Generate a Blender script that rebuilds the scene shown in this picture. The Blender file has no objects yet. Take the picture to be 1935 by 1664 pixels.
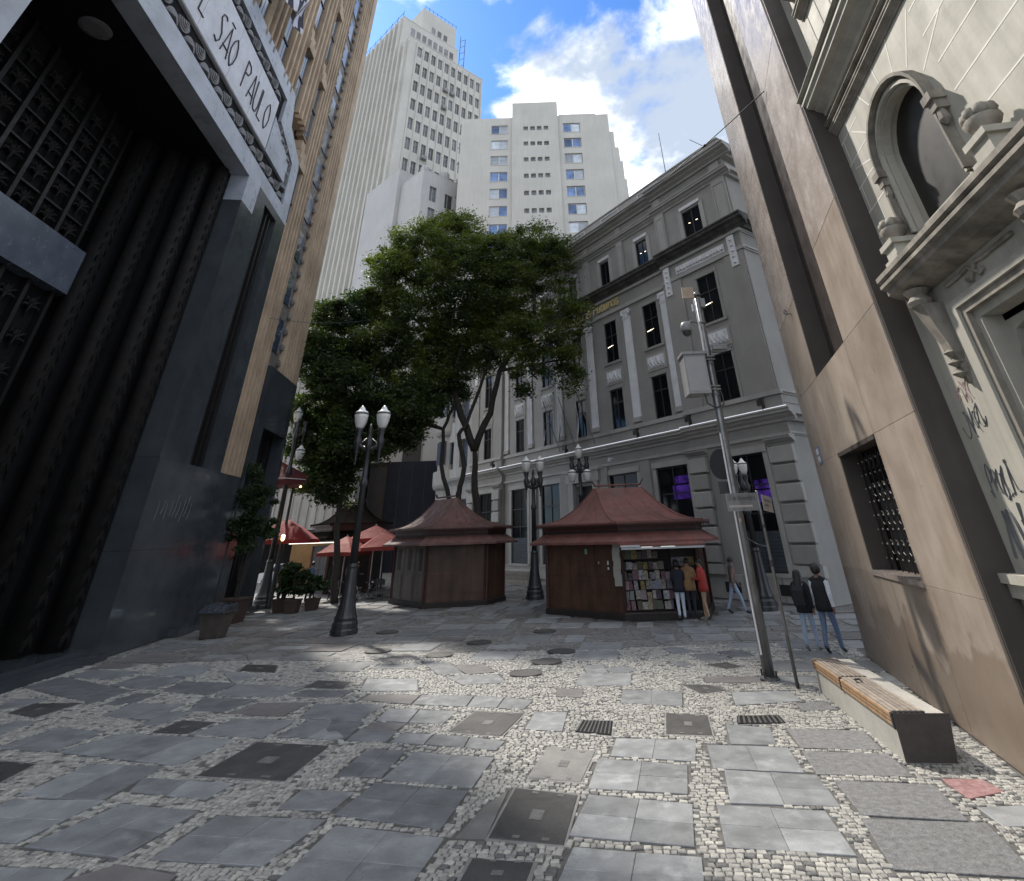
import bpy, bmesh, math, random
import numpy as np
from mathutils import Matrix, Vector
random.seed(7); np.random.seed(7)
SC = bpy.context.scene
COL = SC.collection
RAD = math.radians
# ------------------------------------------------------------------ camera
TH, RO, CAMZ = 0.528542, -0.033744, 2.6
ct, st, cr, sr = math.cos(TH), math.sin(TH), math.cos(RO), math.sin(RO)
Rv = Vector((cr, -sr * st, sr * ct)); Uv = Vector((-sr, -cr * st, cr * ct)); Fv = Vector((0, ct, st))
cd = bpy.data.cameras.new('camera'); cam = bpy.data.objects.new('camera', cd); COL.objects.link(cam)
cd.sensor_fit = 'HORIZONTAL'; cd.sensor_width = 36.0; cd.lens = 980.0 / 1935.0 * 36.0
cd.shift_x = -62.5 / 1935.0; cd.shift_y = -394.3 / 1935.0
cd.clip_start = 0.05; cd.clip_end = 3000
M = Matrix.Identity(4)
for i in range(3):
    M[i][0], M[i][1], M[i][2] = Rv[i], Uv[i], -Fv[i]
M[2][3] = CAMZ
cam.matrix_world = M
SC.camera = cam
# ------------------------------------------------------------------ sky, sun, exposure
SUN_YAW, SUN_EL = -34.0, 49.0
world = bpy.data.worlds.new('World'); SC.world = world; world.use_nodes = True
wn = world.node_tree; wn.nodes.clear(); WL = wn.links.new
def WN(t, **k):
    n = wn.nodes.new(t)
    for a, b in k.items(): setattr(n, a, b)
    return n
sky = WN('ShaderNodeTexSky', sky_type='NISHITA', sun_disc=False)
sky.sun_elevation = RAD(SUN_EL); sky.sun_rotation = RAD(SUN_YAW); sky.air_density = 1.0; sky.dust_density = 0.2; sky.ozone_density = 2.5
tc = WN('ShaderNodeTexCoord'); sep = WN('ShaderNodeSeparateXYZ'); WL(tc.outputs['Generated'], sep.inputs[0])
def wm(op, a, b=None, c=None):
    n = WN('ShaderNodeMath', operation=op)
    for i, x in enumerate((a, b, c)):
        if x is None: continue
        if hasattr(x, 'links'): WL(x, n.inputs[i])
        else: n.inputs[i].default_value = x
    return n.outputs[0]
zz = wm('ADD', wm('MAXIMUM', sep.outputs[2], 0.0), 0.16)
cmb = WN('ShaderNodeCombineXYZ'); WL(wm('DIVIDE', sep.outputs[0], zz), cmb.inputs[0]); WL(wm('DIVIDE', sep.outputs[1], zz), cmb.inputs[1])
CLOUD_SEED = (0.35, 0.12, 3.1)
cmb.inputs[2].default_value = CLOUD_SEED[2]
def wnoise(scale, detail, rough, off, dist=0.0):
    ad = WN('ShaderNodeVectorMath', operation='ADD'); WL(cmb.outputs[0], ad.inputs[0]); ad.inputs[1].default_value = off
    n = WN('ShaderNodeTexNoise'); n.inputs['Scale'].default_value = scale; n.inputs['Detail'].default_value = detail
    n.inputs['Roughness'].default_value = rough; n.inputs['Distortion'].default_value = dist
    WL(ad.outputs[0], n.inputs['Vector']); return n.outputs['Fac']
def wrange(x, a, b, c=0.0, d=1.0):
    n = WN('ShaderNodeMapRange', interpolation_type='SMOOTHSTEP'); WL(x, n.inputs[0])
    for i, v in enumerate((a, b, c, d)): n.inputs[1 + i].default_value = v
    return n.outputs[0]
big = wnoise(1.9, 9.0, 0.56, (CLOUD_SEED[0], CLOUD_SEED[1], 0), 0.25)
mask = wrange(big, 0.43, 0.51)
shade = wrange(wnoise(2.2, 8.0, 0.6, (1.1, 4.4, 0)), 0.40, 0.58)
ccol = WN('ShaderNodeMix', data_type='RGBA'); WL(shade, ccol.inputs['Factor'])
CLOUD = 14.0
ccol.inputs['A'].default_value = (CLOUD * .27, CLOUD * .315, CLOUD * .385, 1); ccol.inputs['B'].default_value = (CLOUD * 1.1, CLOUD * 1.1, CLOUD * 1.09, 1)
tint = WN('ShaderNodeMix', data_type='RGBA', blend_type='MULTIPLY'); tint.inputs['Factor'].default_value = 1; WL(sky.outputs[0], tint.inputs['A']); tint.inputs['B'].default_value = (.66, 1.05, 1.5, 1)
smix = WN('ShaderNodeMix', data_type='RGBA'); WL(mask, smix.inputs['Factor']); WL(tint.outputs['Result'], smix.inputs['A']); WL(ccol.outputs['Result'], smix.inputs['B'])
bg = WN('ShaderNodeBackground'); bg.inputs[1].default_value = 0.12
WL(smix.outputs['Result'], bg.inputs[0])
wo = WN('ShaderNodeOutputWorld'); WL(bg.outputs[0], wo.inputs[0])
sl = bpy.data.lights.new('sun', 'SUN'); sl.energy = 4.0; sl.angle = RAD(2.5); sl.color = (1.0, 0.94, 0.86)
sun = bpy.data.objects.new('sun', sl); COL.objects.link(sun)
sd = Vector((math.sin(RAD(SUN_YAW)) * math.cos(RAD(SUN_EL)), math.cos(RAD(SUN_YAW)) * math.cos(RAD(SUN_EL)), math.sin(RAD(SUN_EL))))
sun.rotation_euler = sd.to_track_quat('Z', 'Y').to_euler()
vs = SC.view_settings; vs.view_transform = 'Standard'; vs.look = 'None'; vs.exposure = 0.45; vs.gamma = 1.0; vs.use_curve_mapping = False
SC.render.engine = 'CYCLES'
SC.cycles.max_bounces = 6; SC.cycles.diffuse_bounces = 4; SC.cycles.glossy_bounces = 3; SC.cycles.transparent_max_bounces = 8
# ------------------------------------------------------------------ materials (world-space textures, per-object tint)
MATS = {}
def mat(name, c, r=0.7, v=0.15, s=1.5, c2=None, bump=0.0, bs=30.0, met=0.0, rnd=0.0, streak=0.0, spec=0.5, emit=0.0, trans=0.0, fine=0.0, fs=60.0, coat=0.0, stain=None, grime=None, spots=None):
    if name in MATS: return MATS[name]
    m = bpy.data.materials.new(name); m.use_nodes = True; MATS[name] = m
    nt = m.node_tree; N = nt.nodes; L = nt.links.new; b = N['Principled BSDF']
    geo = N.new('ShaderNodeNewGeometry')
    def noise(scale, det=5.0, vec=None, ro=0.6):
        n = N.new('ShaderNodeTexNoise'); n.inputs['Scale'].default_value = scale; n.inputs['Detail'].default_value = det; n.inputs['Roughness'].default_value = ro
        L(vec or geo.outputs['Position'], n.inputs['Vector']); return n.outputs['Fac']
    def rng(x, a, bb, lo, hi):
        n = N.new('ShaderNodeMapRange'); L(x, n.inputs[0])
        for i, q in enumerate((a, bb, lo, hi)): n.inputs[1 + i].default_value = q
        return n.outputs[0]
    def mul(col, f):
        n = N.new('ShaderNodeMix'); n.data_type = 'RGBA'; n.blend_type = 'MULTIPLY'; n.inputs['Factor'].default_value = 1
        L(col, n.inputs['A']); L(f, n.inputs['B']); return n.outputs['Result']
    mx = N.new('ShaderNodeMix'); mx.data_type = 'RGBA'
    ca = [min(1, max(0, x * (1 - v))) for x in c] + [1]; cb = (list(c2) if c2 else [min(1, x * (1 + v)) for x in c]) + [1]
    mx.inputs['A'].default_value = ca; mx.inputs['B'].default_value = cb
    L(rng(noise(s), 0.3, 0.7, 0, 1), mx.inputs['Factor']); col = mx.outputs['Result']
    if fine: col = mul(col, rng(noise(fs, 3.0), 0.25, 0.75, 1 - fine, 1 + fine))
    if streak:
        mp = N.new('ShaderNodeMapping'); mp.inputs['Scale'].default_value = (3.0, 3.0, 0.22); L(geo.outputs['Position'], mp.inputs['Vector'])
        col = mul(col, rng(noise(1.3, 6.0, mp.outputs[0]), 0.35, 0.62, 1 - streak, 1.0))
    if stain:
        sc_, amt, scol = stain
        n = N.new('ShaderNodeMix'); n.data_type = 'RGBA'; L(col, n.inputs['A']); n.inputs['B'].default_value = (*scol, 1)
        L(rng(noise(sc_, 7.0, None, 0.7), 0.52, 0.72, 0, amt), n.inputs['Factor']); col = n.outputs['Result']
    if spots:
        n = N.new('ShaderNodeMix'); n.data_type = 'RGBA'; L(col, n.inputs['A']); n.inputs['B'].default_value = (*spots[2], 1)
        vo = N.new('ShaderNodeTexVoronoi'); vo.inputs['Scale'].default_value = spots[0]; wv = N.new('ShaderNodeVectorMath'); wv.operation = 'ADD'; L(geo.outputs['Position'], wv.inputs[0]); tn = N.new('ShaderNodeTexNoise'); tn.inputs['Scale'].default_value = 9; L(geo.outputs['Position'], tn.inputs['Vector']); L(tn.outputs['Color'], wv.inputs[1]); L(wv.outputs[0], vo.inputs['Vector'])
        L(rng(vo.outputs['Distance'], .05, .16, spots[1], 0), n.inputs['Factor']); col = n.outputs['Result']
    if grime:
        hgt, gcol = grime; sp_ = N.new('ShaderNodeSeparateXYZ'); L(geo.outputs['Position'], sp_.inputs[0])
        ad = N.new('ShaderNodeMath'); ad.operation = 'MULTIPLY_ADD'; L(noise(.9, 7.0, None, .6), ad.inputs[0]); ad.inputs[1].default_value = -2.6; L(sp_.outputs[2], ad.inputs[2])
        n = N.new('ShaderNodeMix'); n.data_type = 'RGBA'; L(col, n.inputs['A']); n.inputs['B'].default_value = (*gcol, 1); L(rng(ad.outputs[0], hgt - 1.3, hgt - 1.15, .75, 0), n.inputs['Factor']); col = n.outputs['Result']
    if rnd:
        oi = N.new('ShaderNodeObjectInfo'); col = mul(col, rng(oi.outputs['Random'], 0, 1, 1 - rnd, 1 + rnd))
    L(col, b.inputs['Base Color'])
    b.inputs['Roughness'].default_value = r; b.inputs['Metallic'].default_value = met; b.inputs['Specular IOR Level'].default_value = spec
    if r > 0.12: L(rng(noise(s * 2.3), 0.3, 0.7, max(0, r - .09), min(1, r + .09)), b.inputs['Roughness'])
    if coat: b.inputs['Coat Weight'].default_value = coat; b.inputs['Coat Roughness'].default_value = 0.08
    if bump:
        bp = N.new('ShaderNodeBump'); bp.inputs['Strength'].default_value = bump; bp.inputs['Distance'].default_value = 0.02
        L(noise(bs, 6.0), bp.inputs['Height']); L(bp.outputs[0], b.inputs['Normal'])
    if emit:
        b.inputs['Emission Color'].default_value = (*c, 1); b.inputs['Emission Strength'].default_value = emit
    if trans: b.inputs['Transmission Weight'].default_value = trans
    return m
# ------------------------------------------------------------------ mesh builder
class MB:
    def __init__(s): s.v = []; s.f = []; s.m = []
    def add(s, vs_, fs_, m=0):
        n = len(s.v); s.v += [tuple(p) for p in vs_]; s.f += [tuple(i + n for i in f) for f in fs_]; s.m += [m] * len(fs_); return s
    def box(s, x0, x1, y0, y1, z0, z1, m=0):
        return s.add([(x0, y0, z0), (x1, y0, z0), (x1, y1, z0), (x0, y1, z0), (x0, y0, z1), (x1, y0, z1), (x1, y1, z1), (x0, y1, z1)],
                     [(0, 3, 2, 1), (4, 5, 6, 7), (0, 1, 5, 4), (1, 2, 6, 5), (2, 3, 7, 6), (3, 0, 4, 7)], m)
    def cbox(s, x0, x1, y0, y1, z0, z1, c=0.01, m=0):
        # box whose +y face is chamfered
        a = [(x0, y0, z0), (x1, y0, z0), (x1, y0, z1), (x0, y0, z1)]; yb = y1 - c
        b = [(x0, yb, z0), (x1, yb, z0), (x1, yb, z1), (x0, yb, z1)]
        d = [(x0 + c, y1, z0 + c), (x1 - c, y1, z0 + c), (x1 - c, y1, z1 - c), (x0 + c, y1, z1 - c)]
        f = [(0, 1, 2, 3), (11, 10, 9, 8)]
        for i in range(4):
            j = (i + 1) % 4; f += [(i, i + 4, j + 4, j), (i + 4, i + 8, j + 8, j + 4)]
        return s.add(a + b + d, f, m)
    def extr(s, poly, y0, y1, m=0):
        # polygon in (x,z), extruded along y
        n = len(poly)
        return s.add([(x, y0, z) for x, z in poly] + [(x, y1, z) for x, z in poly],
                     [tuple(range(n)), tuple(range(2 * n - 1, n - 1, -1))] + [(i, i + n, (i + 1) % n + n, (i + 1) % n) for i in range(n)], m)
    def sweep(s, prof, x0, x1, m=0):
        # closed profile in (y,z), run along x
        n = len(prof)
        return s.add([(x0, y, z) for y, z in prof] + [(x1, y, z) for y, z in prof],
                     [tuple(range(n - 1, -1, -1)), tuple(range(n, 2 * n))] + [(i, (i + 1) % n, (i + 1) % n + n, i + n) for i in range(n)], m)
    def prism(s, poly, z0, z1, m=0):
        n = len(poly)
        return s.add([(x, y, z0) for x, y in poly] + [(x, y, z1) for x, y in poly],
                     [tuple(range(n - 1, -1, -1)), tuple(range(n, 2 * n))] + [(i, (i + 1) % n, (i + 1) % n + n, i + n) for i in range(n)], m)
    def loft(s, rings, m=0, cap=True, close=True):
        n = len(rings[0]); vs_ = [p for r in rings for p in r]; fs_ = []
        for k in range(len(rings) - 1):
            for i in range(n if close else n - 1):
                j = (i + 1) % n; fs_.append((k * n + i, k * n + j, (k + 1) * n + j, (k + 1) * n + i))
        if cap: fs_ += [tuple(range(n - 1, -1, -1)), tuple(range((len(rings) - 1) * n, len(rings) * n))]
        return s.add(vs_, fs_, m)
    def tube(s, pts, rad, n=8, m=0, cap=True):
        pts = [Vector(p) for p in pts]; rad = rad if hasattr(rad, '__len__') else [rad] * len(pts); rings = []
        ref = None
        for i, p in enumerate(pts):
            d = (pts[min(i + 1, len(pts) - 1)] - pts[max(i - 1, 0)]).normalized()
            if ref is None: ref = Vector((0, 0, 1)) if abs(d.z) < .9 else Vector((1, 0, 0))
            a = d.cross(ref).normalized(); b = a.cross(d).normalized(); ref = b
            rings.append([tuple(p + (a * math.cos(t) + b * math.sin(t)) * rad[i]) for t in [2 * math.pi * k / n for k in range(n)]])
        return s.loft(rings, m, cap)
    def lathe(s, prof, n=16, c=(0, 0), m=0):
        return s.loft([[(c[0] + r * math.cos(2 * math.pi * k / n), c[1] + r * math.sin(2 * math.pi * k / n), z) for k in range(n)] for r, z in prof], m)
    def mesh(s, name, mats, sgn=1, smooth=False):
        me = bpy.data.meshes.new(name)
        v = s.v if sgn > 0 else [(x, -y, z) for x, y, z in s.v]
        f = s.f if sgn > 0 else [tuple(reversed(q)) for q in s.f]
        me.from_pydata(v, [], f)
        mats = mats if isinstance(mats, (list, tuple)) else [mats]
        for m_ in mats: me.materials.append(m_)
        if len(mats) > 1: me.polygons.foreach_set('material_index', s.m)
        if smooth: me.polygons.foreach_set('use_smooth', [True] * len(s.f))
        me.update(); return me
    def build(s, name, mats, parent=None, loc=(0, 0, 0), rz=0.0, sgn=1, smooth=False, **props):
        return inst(name, s.mesh(name, mats, sgn, smooth), parent, loc, rz, **props)
def inst(name, me, parent=None, loc=(0, 0, 0), rz=0.0, rot=None, scale=None, **props):
    o = bpy.data.objects.new(name, me); COL.objects.link(o)
    if parent is not None: o.parent = parent
    o.location = loc
    o.rotation_euler = rot if rot else (0, 0, rz)
    if scale: o.scale = scale
    for k, x in props.items():
        if x: o[k] = x
    return o
def thing(name, label, category, loc=(0, 0, 0), rz=0.0, group=None):
    return inst(name, None, None, loc, rz, label=label, category=category, group=group)
def copy_tree(o, parent=None):
    c = o.copy(); COL.objects.link(c)
    if parent is not None: c.parent = parent
    for ch in list(o.children): copy_tree(ch, c)
    return c
def facade(name, label, cat, p, yaw):
    return thing(name, label, cat, (p[0], p[1], 0), RAD(90 - yaw))
def holed(mb, a0, a1, z0, z1, o, holes, depth, m=0, mr=None):
    """wall rectangle at offset o with rectangular holes and their reveals"""
    mr = m if mr is None else mr
    hs = [h for h in holes if h[1] > a0 and h[0] < a1 and h[3] > z0 and h[2] < z1]
    xs = sorted({a0, a1, *[min(max(x, a0), a1) for h in hs for x in h[:2]]}); zs_ = sorted({z0, z1, *[min(max(x, z0), z1) for h in hs for x in h[2:4]]})
    for j in range(len(zs_) - 1):
        run = None
        for i in range(len(xs) - 1):
            cx, cz = (xs[i] + xs[i + 1]) / 2, (zs_[j] + zs_[j + 1]) / 2
            hole = any(h[0] < cx < h[1] and h[2] < cz < h[3] for h in hs)
            if not hole and run is None: run = xs[i]
            if run is not None and (hole or i == len(xs) - 2):
                e = xs[i] if hole else xs[i + 1]
                mb.add([(run, o, zs_[j]), (e, o, zs_[j]), (e, o, zs_[j + 1]), (run, o, zs_[j + 1])], [(3, 2, 1, 0)], m); run = None
    for h in hs:
        x0, x1, y0, y1 = h[:4]; b = o - depth
        mb.add([(x0, o, y0), (x1, o, y0), (x1, o, y1), (x0, o, y1), (x0, b, y0), (x1, b, y0), (x1, b, y1), (x0, b, y1)],
               [(0, 1, 5, 4), (1, 2, 6, 5), (2, 3, 7, 6), (3, 0, 4, 7)], mr)
    return mb
def text_obj(name, body, mat_, parent, loc, xa, ya, width=None, size=1.0, ext=0.02, bold=0.0, fsz=None, **props):
    cu = bpy.data.curves.new(name, 'FONT'); cu.body = body; cu.size = size; cu.extrude = ext; cu.offset = bold
    to = bpy.data.objects.new(name, cu); COL.objects.link(to)
    dg = bpy.context.evaluated_depsgraph_get(); dg.update()
    me = bpy.data.meshes.new_from_object(to.evaluated_get(dg)); bpy.data.objects.remove(to)
    co = np.empty(len(me.vertices) * 3); me.vertices.foreach_get('co', co); co = co.reshape(-1, 3)
    lo, hi = co.min(0), co.max(0); co[:, 0] -= lo[0]
    if width: co[:, 0] *= width / (hi[0] - lo[0])
    if fsz: co[:, 1] *= fsz / (hi[1] - lo[1])
    me.vertices.foreach_set('co', co.ravel()); me.materials.clear(); me.materials.append(mat_); me.update()
    xa, ya = Vector(xa).normalized(), Vector(ya).normalized(); za = xa.cross(ya)
    o = bpy.data.objects.new(name, me); COL.objects.link(o)
    if parent is not None: o.parent = parent
    mt = Matrix.Identity(4)
    for i in range(3): mt[i][0], mt[i][1], mt[i][2], mt[i][3] = xa[i], ya[i], za[i], loc[i]
    o.matrix_local = mt
    for k, x in props.items(): o[k] = x
    return o
def rect_prof(o0, o1, z0, z1): return [(o0, z0), (o1, z0), (o1, z1), (o0, z1)]
def cornice_prof(o0, proj, z0, z1):
    h = z1 - z0
    return [(o0, z0), (o0 + proj * .18, z0), (o0 + proj * .22, z0 + h * .2), (o0 + proj * .5, z0 + h * .38), (o0 + proj * .55, z0 + h * .5),
            (o0 + proj * .88, z0 + h * .62), (o0 + proj * .88, z0 + h * .8), (o0 + proj, z0 + h * .88), (o0 + proj, z1), (o0, z1)]
# ================================================================== LARGE STRUCTURE
granite = mat('black_granite', (0.048, 0.055, 0.062), 0.15, 0.2, 1.0, fine=.15, fs=140, stain=(.6, .35, (.075, .08, .086)), spec=.55)
granite_d = mat('dark_bronze', (0.006, 0.0055, 0.005), 0.55, 0.3, 3.0, bump=.25, bs=18)
marble = mat('grey_marble', (0.34, 0.37, 0.42), 0.32, 0.25, 1.1, fine=.06, fs=30, stain=(2.2, .35, (.2, .22, .26)))
marble_w = mat('pale_marble', (0.50, 0.51, 0.55), 0.35, 0.14, 1.6, stain=(3.0, .4, (.36, .36, .40)))
ornam = mat('scallop_stone', (0.16, 0.16, 0.165), 0.6, 0.3, 5.0, bump=.2)
ochre = mat('ochre_stone', (0.40, 0.30, 0.205), 0.75, 0.2, 0.7, streak=.12, fine=.08, bump=.12, bs=40, c2=(0.50, 0.385, 0.27), stain=(1.6, .3, (.27, .2, .14)))
glass = mat('window_glass', (0.008, 0.009, 0.011), 0.08, 0.2, 1.0, spec=.22)
glass_sky = mat('bright_glass', (0.05, 0.07, 0.11), 0.03, 0.3, 0.4, spec=1.0, met=0.0, coat=.8)
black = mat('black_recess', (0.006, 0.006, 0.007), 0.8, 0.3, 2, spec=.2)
ink = mat('incised_black', (0.012, 0.012, 0.014), 0.5, 0.1, 3)
# ---------------------------------------------------------------- left: dark granite bank building
LP, LY = (-12.27, 14.671), -7.2
bank = facade('bank_building', 'dark granite bank with tall black portal and fluted ochre piers on the left', 'building', LP, LY)
LS = -1
def Lb(mb, name, m, parent=bank, smooth=False, **k): return mb.build(name, m, parent, sgn=LS, smooth=smooth, **k)
mb = MB(); mb.box(-14, 14.25, -16, -4.2, 0, 48); mb.box(-14, -7.6, -4.2, -.3, 0, 48); mb.box(7.9, 14.25, -4.2, -.75, 0, 48); mb.box(-7.6, 7.9, -4.2, -.75, 17.4, 48); mb.box(4.2, 7.9, -4.2, -.75, 0, 17.4)
Lb(mb, 'wall', ochre)
# portal jambs and lintel
jamb_out = [(3.25, 5.1), (7.85, 5.1), (7.85, 16.6), (4.4, 16.6), (4.4, 15.1), (3.25, 15.1)]
def jamb_piece(poly, name, m, o0=-.75, o1=0.0): Lb(MB().extr(poly, o0, o1), name, m)
# pier with dark slot 5.28..6.77
jamb_piece([(3.25, 5.14), (5.28, 5.14), (5.28, 15.1), (3.25, 15.1)], 'granite_panel', granite)
jamb_piece([(6.77, 5.14), (7.85, 5.14), (7.85, 16.6), (6.77, 16.6)], 'granite_panel', granite)
jamb_piece([(4.4, 15.104), (5.28, 15.104), (5.28, 16.2), (6.77, 16.2), (6.77, 16.6), (4.4, 16.6)], 'granite_panel', granite)
jamb_piece([(3.25, 15.104), (4.396, 15.104), (4.396, 16.36), (3.25, 16.36)], 'marble_panel', marble)
Lb(MB().box(3.25, 7.85, -.75, .03, 0, 2.55), 'plinth', granite); Lb(MB().box(3.25, 7.85, -.75, .028, 2.556, 5.13), 'plinth', granite)
Lb(MB().box(5.28, 6.77, -.34, -.26, 5.14, 16.2), 'slot_recess', black)
for x in (5.62, 6.02, 6.42): Lb(MB().box(x - .05, x + .05, -.26, -.14, 5.14, 16.2), 'slot_mullion', granite_d)
# upper marble band with stepped end: lower band, strips, sign, top band
band = [(-13, 16.364), (4.4, 16.364), (4.4, 16.604), (7.0, 16.604), (6.95, 17.3), (-13, 17.3)]
jamb_piece(band, 'lintel_band', marble)
jamb_piece([(-13, 22.0), (4.5, 22.0), (4.5, 20.6), (6.85, 19.75), (7.0, 16.61), (7.85, 16.61), (7.7, 20.35), (5.7, 21.3), (5.15, 23.0), (-13, 23.0)], 'top_band', marble)
jamb_piece([(-13, 17.31), (6.94, 17.31), (6.84, 19.74), (4.49, 20.59), (4.49, 21.99), (-13, 21.99)], 'ornament_ground', black, -.75, -.16)
sg = Lb(MB().cbox(-11, 3.85, -.16, .0, 18.28, 21.2, .04), 'sign_panel', marble_w)
jamb_piece([(3.95, 18.3), (6.5, 18.3), (6.45, 19.5), (4.2, 20.3), (3.95, 20.4)], 'end_panel', marble, -.16, -.02)
for x in (-8.2, -5.4, -2.9, -.5, 1.6): Lb(MB().box(x - .006, x + .006, 0, .003, 18.34, 21.14), 'panel_joint', ornam)
# sign letters, tall and thin strokes built as rods
GL = {'D': [[(0, 0), (0, 1)], [(0, 1), (.35, .85), (.48, .5), (.35, .15), (0, 0)]],
      'E': [[(.4, 0), (0, 0), (0, 1), (.4, 1)], [(0, .72), (.3, .72)]],
      'S': [[(.42, .92), (.3, 1), (.12, .95), (.05, .78), (.2, .6), (.36, .42), (.38, .18), (.22, 0), (.0, .08)]],
      'A': [[(0, 0), (.27, 1), (.52, 0)], [(.02, .24), (.52, .24)]],
      'O': [[(.26, 0), (.08, .2), (0, .5), (.08, .8), (.26, 1), (.44, .8), (.52, .5), (.44, .2), (.26, 0)]],
      'P': [[(0, 0), (0, 1)], [(0, 1), (.3, .95), (.42, .78), (.3, .6), (0, .56)]],
      'U': [[(0, 1), (.02, .25), (.14, .03), (.27, 0), (.4, .03), (.5, .25), (.52, 1)]],
      'L': [[(0, 1), (0, 0), (.4, 0)]], '~': [[(.1, 1.12), (.42, 1.12)]]}
def letters(word, a, z, h, w, pitch):
    for ch in word:
        mb = MB()
        for g_ in [ch] if ch != 'Ã' else ['A', '~']:
            for stroke in GL[g_]: mb.tube([(a + x * w, .012, z + y * h) for x, y in stroke], .032, 5)
        Lb(mb, 'sign_letter', ink, sg); a += pitch
letters('DE', -3.8, 18.85, 1.45, .95, .62)
letters('SÃO', -2.0, 18.85, 1.45, .95, .57)
letters('PAULO', 0.5, 18.9, 1.45, .95, .585)
# scallop ornaments
def fan_mesh(flip):
    mb = MB()
    for k, (r, h) in enumerate(((.34, .10), (.27, .13), (.20, .16), (.13, .19), (.06, .22))):
        p = [(r * math.cos(t), r * 1.05 * math.sin(t)) for t in [math.pi * q / 10 for q in range(11)]]
        if flip: p = [(x, -z + .36) for x, z in p][::-1]
        mb.extr(p, 0, h)
    return mb.mesh('scallop', ornam, LS)
fa, fb = fan_mesh(False), fan_mesh(True)
k = 0; a = -12.6
while a < 6.6:
    inst('scallop', fa if k % 2 else fb, bank, (a, .16, 17.42 + (0 if k % 2 else .12)))
    if a < 4.2: inst('scallop', fb if k % 2 else fa, bank, (a, .16, 21.33 + (.12 if k % 2 else .06)))
    a += .58; k += 1
for k in range(4):
    inst('scallop', fa if k % 2 else fb, bank, (4.75 + k * .52, .16, 20.05 - k * .19)); inst('scallop', fb if k % 2 else fa, bank, (6.62, .16, 18.0 + k * .4))
# portal inside: splay ribs, back wall, transom beam, grille, ceiling, steps
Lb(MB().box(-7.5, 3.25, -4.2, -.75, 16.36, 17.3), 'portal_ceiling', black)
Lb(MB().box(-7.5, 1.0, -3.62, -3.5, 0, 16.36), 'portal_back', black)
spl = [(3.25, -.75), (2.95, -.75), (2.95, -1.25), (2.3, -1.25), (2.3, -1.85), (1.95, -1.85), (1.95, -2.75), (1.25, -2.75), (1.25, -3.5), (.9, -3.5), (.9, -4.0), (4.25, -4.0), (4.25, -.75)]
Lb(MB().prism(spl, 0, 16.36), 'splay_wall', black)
rib_m = mat('rib_bronze', (0.011, 0.010, 0.009), 0.75, 0.4, 3, bump=.3, bs=14, spec=.2)
for (ra, ro) in ((1.22, -3.02), (1.9, -2.33), (2.28, -1.42), (2.9, -.9)):
    mb = MB(); mb.lathe([(.27, 0), (.27, 16.3)], 10, (ra - .12, ro)); rb = Lb(mb, 'rib', rib_m, smooth=True)
    mb = MB(); z = 0.4
    while z < 16:
        mb.extr([(ra - .27, z), (ra - .13, z + .2), (ra + .01, z), (ra + .01, z + .2), (ra - .13, z + .4), (ra - .27, z + .2)], ro + .2, ro + .275); z += .46
    Lb(mb, 'chevron_band', rib_m, rb)
Lb(MB().box(-7.5, 1.05, -3.5, -3.05, 9.7, 11.2), 'transom_beam', mat('blue_granite', (.10, .12, .15), .22, .2, 2, fine=.2))
for i in range(9):
    a = -7.2 + i * .98
    Lb(MB().box(a - .07, a + .07, -3.5, -3.3, 11.2, 16.36), 'grille_bar', granite_d); Lb(MB().box(a - .07, a + .07, -3.5, -3.3, 0, 9.7), 'grille_bar', granite_d)
flo = MB()
for t in range(6):
    ang = math.pi * (t / 5); x, z = math.cos(ang), math.sin(ang)
    flo.tube([(0, 0, 0), (x * .16, .05, z * .2 + .05), (x * .3, .08, z * .34 + .02), (x * .3, .02, z * .3 - .08)], [.05, .05, .045, .02], 5)
flo.tube([(0, 0, -.3), (0, .04, .1)], [.03, .05], 5)
flo_me = flo.mesh('palmette', mat('pale_bronze', (.015, .014, .013), .75, .5, 6, bump=.3, spec=.2), LS, True)
for i in range(8):
    for z in [11.6, 12.55, 13.5, 14.45, 15.4] + [9.0, 8.0, 7.0, 6.0]:
        inst('palmette', flo_me, bank, (-6.7 + i * .98, 3.42, z))
for z in (12.1, 13.05, 14.0, 14.95): Lb(MB().box(-7.5, 1.0, -3.5, -3.36, z - .03, z + .03), 'grille_rail', granite_d)
inst('ceiling_lamp', MB().lathe([(.42, 0), (.42, -.06), (.3, -.09)], 20).mesh('ceiling_lamp', mat('lamp_glass_off', (.16, .16, .17), .3), 1), bank, (-4.2, 1.75, 16.35))
Lb(MB().box(-7.6, 3.4, -3.4, .22, 0, .14), 'step', granite); Lb(MB().box(-7.6, 3.3, -3.4, -.15, .14, .28), 'step', granite)
scr = mat('pale_scratch', (.16, .16, .165), .6, .2, 5); sr_ = random.Random(4)
for q in range(9):
    x = 4.0 + q * .26; Lb(MB().tube([(x + sr_.uniform(-.05, .05), .031, 3.35 + sr_.uniform(0, .2)), (x + sr_.uniform(.0, .12), .031, 3.75), (x + sr_.uniform(-.02, .14), .031, 4.1 + sr_.uniform(-.2, .1))], .007, 4), 'scratch_mark', scr)
# near jamb of the portal (edge of frame) with lozenge band
Lb(MB().box(-13, -7.5, -.75, 0, 0, 16.36), 'near_jamb', marble)
mb = MB()
for k in range(30):
    z = .4 + k * .53; mb.extr([(-7.5, z), (-7.35, z + .25), (-7.5, z + .5)], -1.6, -.8)
Lb(mb, 'lozenge_band', ornam)
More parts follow.
